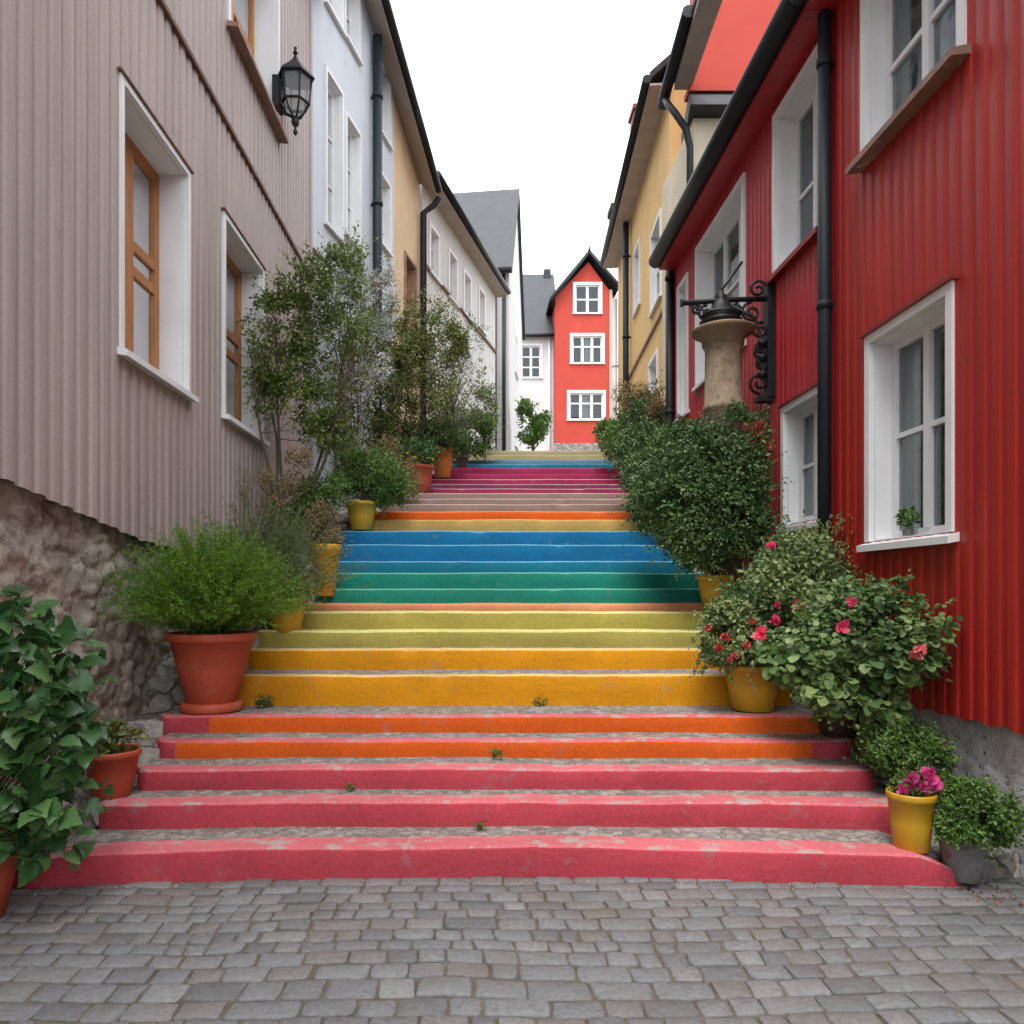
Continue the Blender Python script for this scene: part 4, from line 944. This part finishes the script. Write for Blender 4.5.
P = foliage(t, [pb(533,425,24,15,20,.7), pb(525,412,24,7,12,.4), pb(541,418,24,8,14,.4)], 3800, .10, 39, G['mid'], name='crown', gap=-.1, freq=1.8)
mb = MB(); mb.tube([(W(533,0,24).x,24,5.8),(W(533,0,24).x,24,6.6)], .05, 7); mb.build('trunk', M['bark'], t)
# dried bush at left wall under the tree
t = thing('undergrowth_shrub', 'thin brown twiggy undergrowth at the foot of the slender tree', 'shrub', (-2.15,7.5,bank_z(7.5)))
P = foliage(t, [pb(265,490,7.6,30,28,.2), pb(300,470,7.7,20,24,.2)], 1800, .03, 40, G['dry'], gap=0, freq=5); stems(t, (-2.15,7.5,bank_z(7.5)), P, 60, .005, 4)

# right side
t, tp = potted('dark_round_bush', 'big dense dark green bush in a small yellow pot, right of the blue steps', (2.16,6.86,1.325), .165,.115,.31, M['ypot'])
P = foliage(t, [pb(712,515,6.55,54,52,.34), pb(685,490,6.7,46,44,.34), pb(738,480,6.6,32,48,.28), pb(700,540,6.5,34,22,.25), pb(745,525,6.5,24,28,.22), pb(655,500,7.2,26,32,.3), pb(715,450,6.7,30,24,.22)], 30000, .036, 51, G['dark'], T_oval(.6), gap=-.30, freq=5, shell=.35, up=.8); stems(t, tp, P, 30, .010, 4)
yb = 8.6
t = thing('spreading_bush', 'dark green spreading bush behind the big round bush, beside the ochre step', 'shrub', (2.35,yb,bank_z(yb)))
P = foliage(t, [pb(655,470,yb,34,36,.45), pb(640,450,yb+.6,28,26,.4), pb(672,500,yb,28,36,.4), pb(690,445,yb,32,24,.35)], 17000, .042, 52, G['dark'], T_oval(.6), gap=-.35, freq=3.5, shell=.38, up=.8); stems(t, (2.35,yb,bank_z(yb)), P, 30, .012, 4)
t = thing('light_green_bush', 'lighter green low bush at the top right edge of the stairs', 'shrub', (2.75,12.6,bank_z(12.6)))
P = foliage(t, [pb(622,440,12.8,24,22,.5), pb(606,432,13.8,12,12,.4), pb(640,425,12.2,22,20,.5)], 8000, .055, 53, G['mid'], gap=-.2, freq=2.5); stems(t, (2.75,12.6,bank_z(12.6)), P, 20, .012, 4)
t = thing('reddish_shrub', 'sparse twiggy shrub with reddish brown leaves below the yellow house', 'shrub', (2.9,11.4,bank_z(11.4)))
P = foliage(t, [pb(650,405,11.4,26,22,.35), pb(632,398,11.8,20,20,.3)], 2300, .045, 54, G['dry'], gap=0, freq=4); foliage(t, [pb(645,412,11.4,30,20,.35)], 2200, .045, 55, G['dark'], gap=0, freq=4, name='lower_foliage'); stems(t, (2.9,11.4,bank_z(11.4)), P, 70, .009, 4)
t = thing('climbing_shrub', 'thin leafy shrub with a few red leaves climbing round the stone pillar', 'shrub', (2.4,6.55,bank_z(6.55)))
P = foliage(t, [pb(757,440,6.75,14,36,.12), pb(735,425,6.6,18,22,.08), pb(705,432,6.7,14,16,.1)], 2400, .035, 56, G['dark'], gap=.0, freq=5); foliage(t, [pb(758,450,6.6,14,26,.12)], 220, .04, 57, G['redleaf'], name='red_foliage'); stems(t, (2.4,6.55,bank_z(6.55)), P, 40, .007, 4)
# rose shrub with yellow pot
def blooms(t, pts, m, Y, r, seed, name='flower'):
    for i, (px, py, k) in enumerate(pts):
        mb = MB(); bloom(mb, W(px,py,Y), r*k, seed+i); mb.build(name, m, t)
t, tp = potted('rose_shrub', 'pink flowering shrub with pale and dark leaves in the yellow pot on the orange step', (1.97,5.42,.636), .20,.145,.33, M['ypot'])
P = foliage(t, [pb(748,640,5.35,46,34,.26), pb(775,590,5.45,36,38,.3), pb(735,615,5.35,28,26,.22), pb(800,560,5.55,36,30,.28), pb(722,645,5.3,20,22,.18)], 9500, .036, 61, G['rose'], T_oval(.6), gap=-.15, freq=5, shell=.42)
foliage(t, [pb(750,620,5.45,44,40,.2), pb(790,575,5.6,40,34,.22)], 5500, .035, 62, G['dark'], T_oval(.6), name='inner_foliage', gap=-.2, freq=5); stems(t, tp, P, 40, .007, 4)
blooms(t, [(770,547,1.1),(777,606,.9),(800,607,1.5),(760,634,1.6),(775,621,1.2)], G['pink'], 5.08, .034, 100)
blooms(t, [(725,637,1.3),(718,648,1.2),(708,628,1),(747,646,1),(735,655,1.1),(752,622,.9),(729,660,.8)], G['coral'], 5.10, .032, 120)
# upper white-dotted shrub behind
t = thing('tall_leafy_bush', 'loose silvery green bush with reddish tips under the red house windows', 'shrub', (2.52,5.75,bank_z(5.75)))
P = foliage(t, [pb(820,560,5.75,34,34,.2), pb(835,600,5.6,50,34,.22), pb(785,585,5.9,30,30,.2), pb(850,535,5.7,12,20,.12)], 6500, .034, 63, G['rose'], T_oval(.6), gap=-.1, freq=5); stems(t, (2.52,5.75,bank_z(5.75)), P, 50, .007, 4)
foliage(t, [pb(848,535,5.6,14,22,.1), pb(860,560,5.5,18,14,.1)], 260, .03, 64, G['redleaf'], name='red_tips')
# big rounded-leaf shrub in brown pot
t, tp = potted('round_leaved_shrub', 'wide shrub of pale rounded leaves with few pink blooms in a dark brown pot', (2.42,5.06,.50), .165,.10,.25, M['brownpot'])
bl_ = [pb(845,640,4.7,56,46,.26), pb(895,650,4.5,44,30,.22), pb(850,692,4.6,46,24,.2), pb(800,655,4.8,34,32,.22), pb(880,608,4.65,42,26,.22), pb(925,632,4.34,26,18,.12), pb(845,605,4.9,40,28,.24), pb(912,665,4.4,26,20,.12), pb(880,705,4.5,22,22,.12)]
bl_ = [(min(b_[0], RX-.12-b_[3]*.75) if b_[0]+b_[3]*.8 > RX-.05 else b_[0],)+b_[1:] for b_ in bl_]
P, Dn, rg = crown_pts(bl_, 3200, 71, -.25, 5, .3); k = len(P); mb = MB()
D = Dn*np.array([.8,.8,.3])+rg.normal(size=(k,3))*.45; D[:,2] -= .35; D[:,1] -= .25
U = rg.normal(size=(k,3))*.3+np.array([0,-.55,.9])+Dn*.3
S = rg.uniform(.028,.058,k)*np.where(P[:,2] < 1.15, 1.3, .85)
leaves(mb, P, D, U, S, T_oval(1.0,.16), 0, True); sprigs(mb, P, (2.3,4.7,1.1), 60, .17, .042, 77, T_oval(.95,.15), 9); mb.build('foliage', G['hyd'], t)
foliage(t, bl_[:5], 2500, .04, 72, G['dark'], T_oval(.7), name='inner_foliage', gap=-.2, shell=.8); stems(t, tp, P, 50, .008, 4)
blooms(t, [(919,652,1.5)], leafmat('pale_red_petals', [(.7,.25,.28),(.75,.08,.12),(.7,.45,.45)]), 4.22, .034, 140); blooms(t, [(842,627,1.3),(851,603,1.1)], G['pink'], 4.40, .034, 141)
# low green bush, two pots at lower right
t = thing('low_green_bush', 'dense bright green low bush between the pink steps and the roughcast wall', 'shrub', (2.58,4.45,bank_z(4.45)-.05))
P = foliage(t, [pb(906,752,4.42,38,28,.17), pb(925,765,4.3,24,28,.14), pb(885,745,4.5,20,20,.15)], 8500, .026, 73, G['mid'], T_oval(.55), gap=-.3, freq=7); stems(t, (2.58,4.45,.25), P, 20, .006, 4)
b = W(919,852,3.86)
t, tp = potted('pink_flowered_pot', 'yellow pot of magenta flowers at the right end of the lowest pink step', (b.x,3.93,.145), .113,.085,.30, M['ypot'])
P = foliage(t, [(tp.x,tp.y,tp.z+.07,.10,.09,.08)], 380, .03, 74, G['mid'], T_oval(.6)); stems(t, tp, P, 12, .003, 4)
for i, (dx, dz, r) in enumerate(((-.075,.045,.033),(-.04,.09,.045),(.0,.06,.03),(.055,.10,.05),(.085,.07,.05),(.04,.05,.04),(.07,.13,.035),(-.02,.12,.03))):
    mb = MB(); bloom(mb, (tp.x+dx, tp.y-.05, tp.z+dz+.02), r, 150+i, 18); mb.build('flower', G['magenta'], t)
b = W(963,880,3.82)
t, tp = potted('clipped_round_plant', 'round bright leaved bush in a dull grey pot at the foot of the roughcast wall', (b.x,3.82,.03), .115,.078,.24, M['greypot'])
P = foliage(t, [pb(978,815,3.8,34,30,.17), pb(965,800,3.8,22,20,.14), pb(993,822,3.8,20,22,.13), pb(958,828,3.75,18,16,.12)], 8500, .023, 75, G['mid'], T_oval(.6), gap=-.3, freq=9, shell=.35); stems(t, tp, P, 20, .004, 4)
# weeds in the joints of the steps
def weed(px, py, Y, z, n, r, size, label, seed, m='mid'):
    b = Vector((W(px,py,Y).x, Y, z)); t = thing('weed', label, 'weed', b, 'weeds growing in the joints of the steps')
    foliage(t, [(b.x,b.y,b.z+r*.6,r,r*.6,r*.7)], n, size, seed, G[m], T_oval(.6), gap=-1); mb = MB(); mb.tube([b-Vector((0,0,.01)), b+Vector((0,0,r))], .002, 4); mb.build('stem', G[m], t)
weed(264,697,5.55,.632,90,.07,.03,'small dark weed at the left foot of the lower yellow step',81,'dark')
weed(497,752,4.80,.44,30,.028,.03,'bright green sprout on the lower orange step near its middle',82)
weed(350,787,4.50,.30,40,.03,.022,'small weed below the third pink step',83,'olive')
weed(480,824,4.20,.165,40,.028,.022,'small weed in the joint above the lowest pink step',84,'olive')
weed(540,704,5.6,.632,60,.06,.02,'flat dark weed at the foot of the lower yellow step near the middle',85,'dark')
# pot plant inside the lower red window
t = thing('windowsill_plant', 'tiny green plant in a grey pot in the lower window of the red house', 'potted plant', (RX+.14,5.0,1.86))
foliage(t, [(RX+.08,5.0,1.98,.03,.08,.07)], 160, .035, 86, G['mid'], T_oval(.6), gap=-1); mb = MB(); mb.lathe([(0,0),(.028,0),(.036,.07),(0,.07)], (RX+.08,5.0,1.853), 12); mb.build('pot', M['greypot'], t)
mb = MB(); rg = np.random.default_rng(9); k = 45
P = np.c_[2.55+rg.normal(size=k)*.10, 3.66+rg.normal(size=k)*.12, np.full(k,.006)]
leaves(mb, P, rg.normal(size=(k,3))*np.array([1,1,.15]), rg.normal(size=(k,3))*.3+np.array([0,0,1]), rg.uniform(.012,.028,k), T_small(.6,.1)); tag(mb.build('fallen_petals', G['redleaf']), 'dark red fallen petals on the paving by the grey pot', 'petals', kind='stuff')

# ------------------------------------------------------------------ light, camera
scene.world = bpy.data.worlds.new('World'); scene.world.use_nodes = True; t = scene.world.node_tree
bg = t.nodes['Background']; sky = t.nodes.new('ShaderNodeTexSky'); sky.sky_type = 'NISHITA'; sky.sun_disc = False
EL, AZ = 66, 195
sky.sun_elevation = R(EL); sky.sun_rotation = R(AZ); sky.air_density = 1.0; sky.dust_density = 3.5; sky.ozone_density = 1
tc = t.nodes.new('ShaderNodeTexCoord')
n = t.nodes.new('ShaderNodeTexNoise'); n.inputs['Scale'].default_value = 1.6; n.inputs['Detail'].default_value = 5; t.links.new(tc.outputs['Generated'], n.inputs['Vector'])
cr = t.nodes.new('ShaderNodeValToRGB'); cr.color_ramp.elements[0].position = .3; cr.color_ramp.elements[0].color = (8.6,8.9,9.3,1); cr.color_ramp.elements[1].position = .7; cr.color_ramp.elements[1].color = (10.6,10.8,11.0,1)
t.links.new(n.outputs[0], cr.inputs[0])
mx = t.nodes.new('ShaderNodeMix'); mx.data_type = 'RGBA'; mx.inputs[0].default_value = .88
t.links.new(sky.outputs[0], mx.inputs[6]); t.links.new(cr.outputs[0], mx.inputs[7]); t.links.new(mx.outputs[2], bg.inputs[0]); bg.inputs[1].default_value = .10
sd = bpy.data.lights.new('sun', 'SUN'); sd.energy = 1.3; sd.angle = R(30); sd.color = (1,.97,.93)
so_ = bpy.data.objects.new('sun', sd); COL.objects.link(so_)
dv = Vector((math.sin(R(AZ))*math.cos(R(EL)), math.cos(R(AZ))*math.cos(R(EL)), math.sin(R(EL))))
so_.rotation_euler = (-dv).to_track_quat('-Z','Y').to_euler()
cam = bpy.data.cameras.new('camera'); co = bpy.data.objects.new('camera', cam); COL.objects.link(co)
co.location = (0,0,CAMZ); co.rotation_euler = (R(90),0,0); cam.sensor_width = 36; cam.lens = FPX/1024*36
cam.shift_x = (512-VX)/1024; cam.shift_y = (HY-512)/1024; cam.clip_end = 500; cam.clip_start = .05
scene.camera = co
vs = scene.view_settings; vs.view_transform = 'Standard'; vs.look = 'None'; vs.gamma = 1; vs.exposure = 1.5
scene.cycles.max_bounces = 6; scene.cycles.diffuse_bounces = 3; scene.cycles.glossy_bounces = 2; scene.cycles.transparent_max_bounces = 8
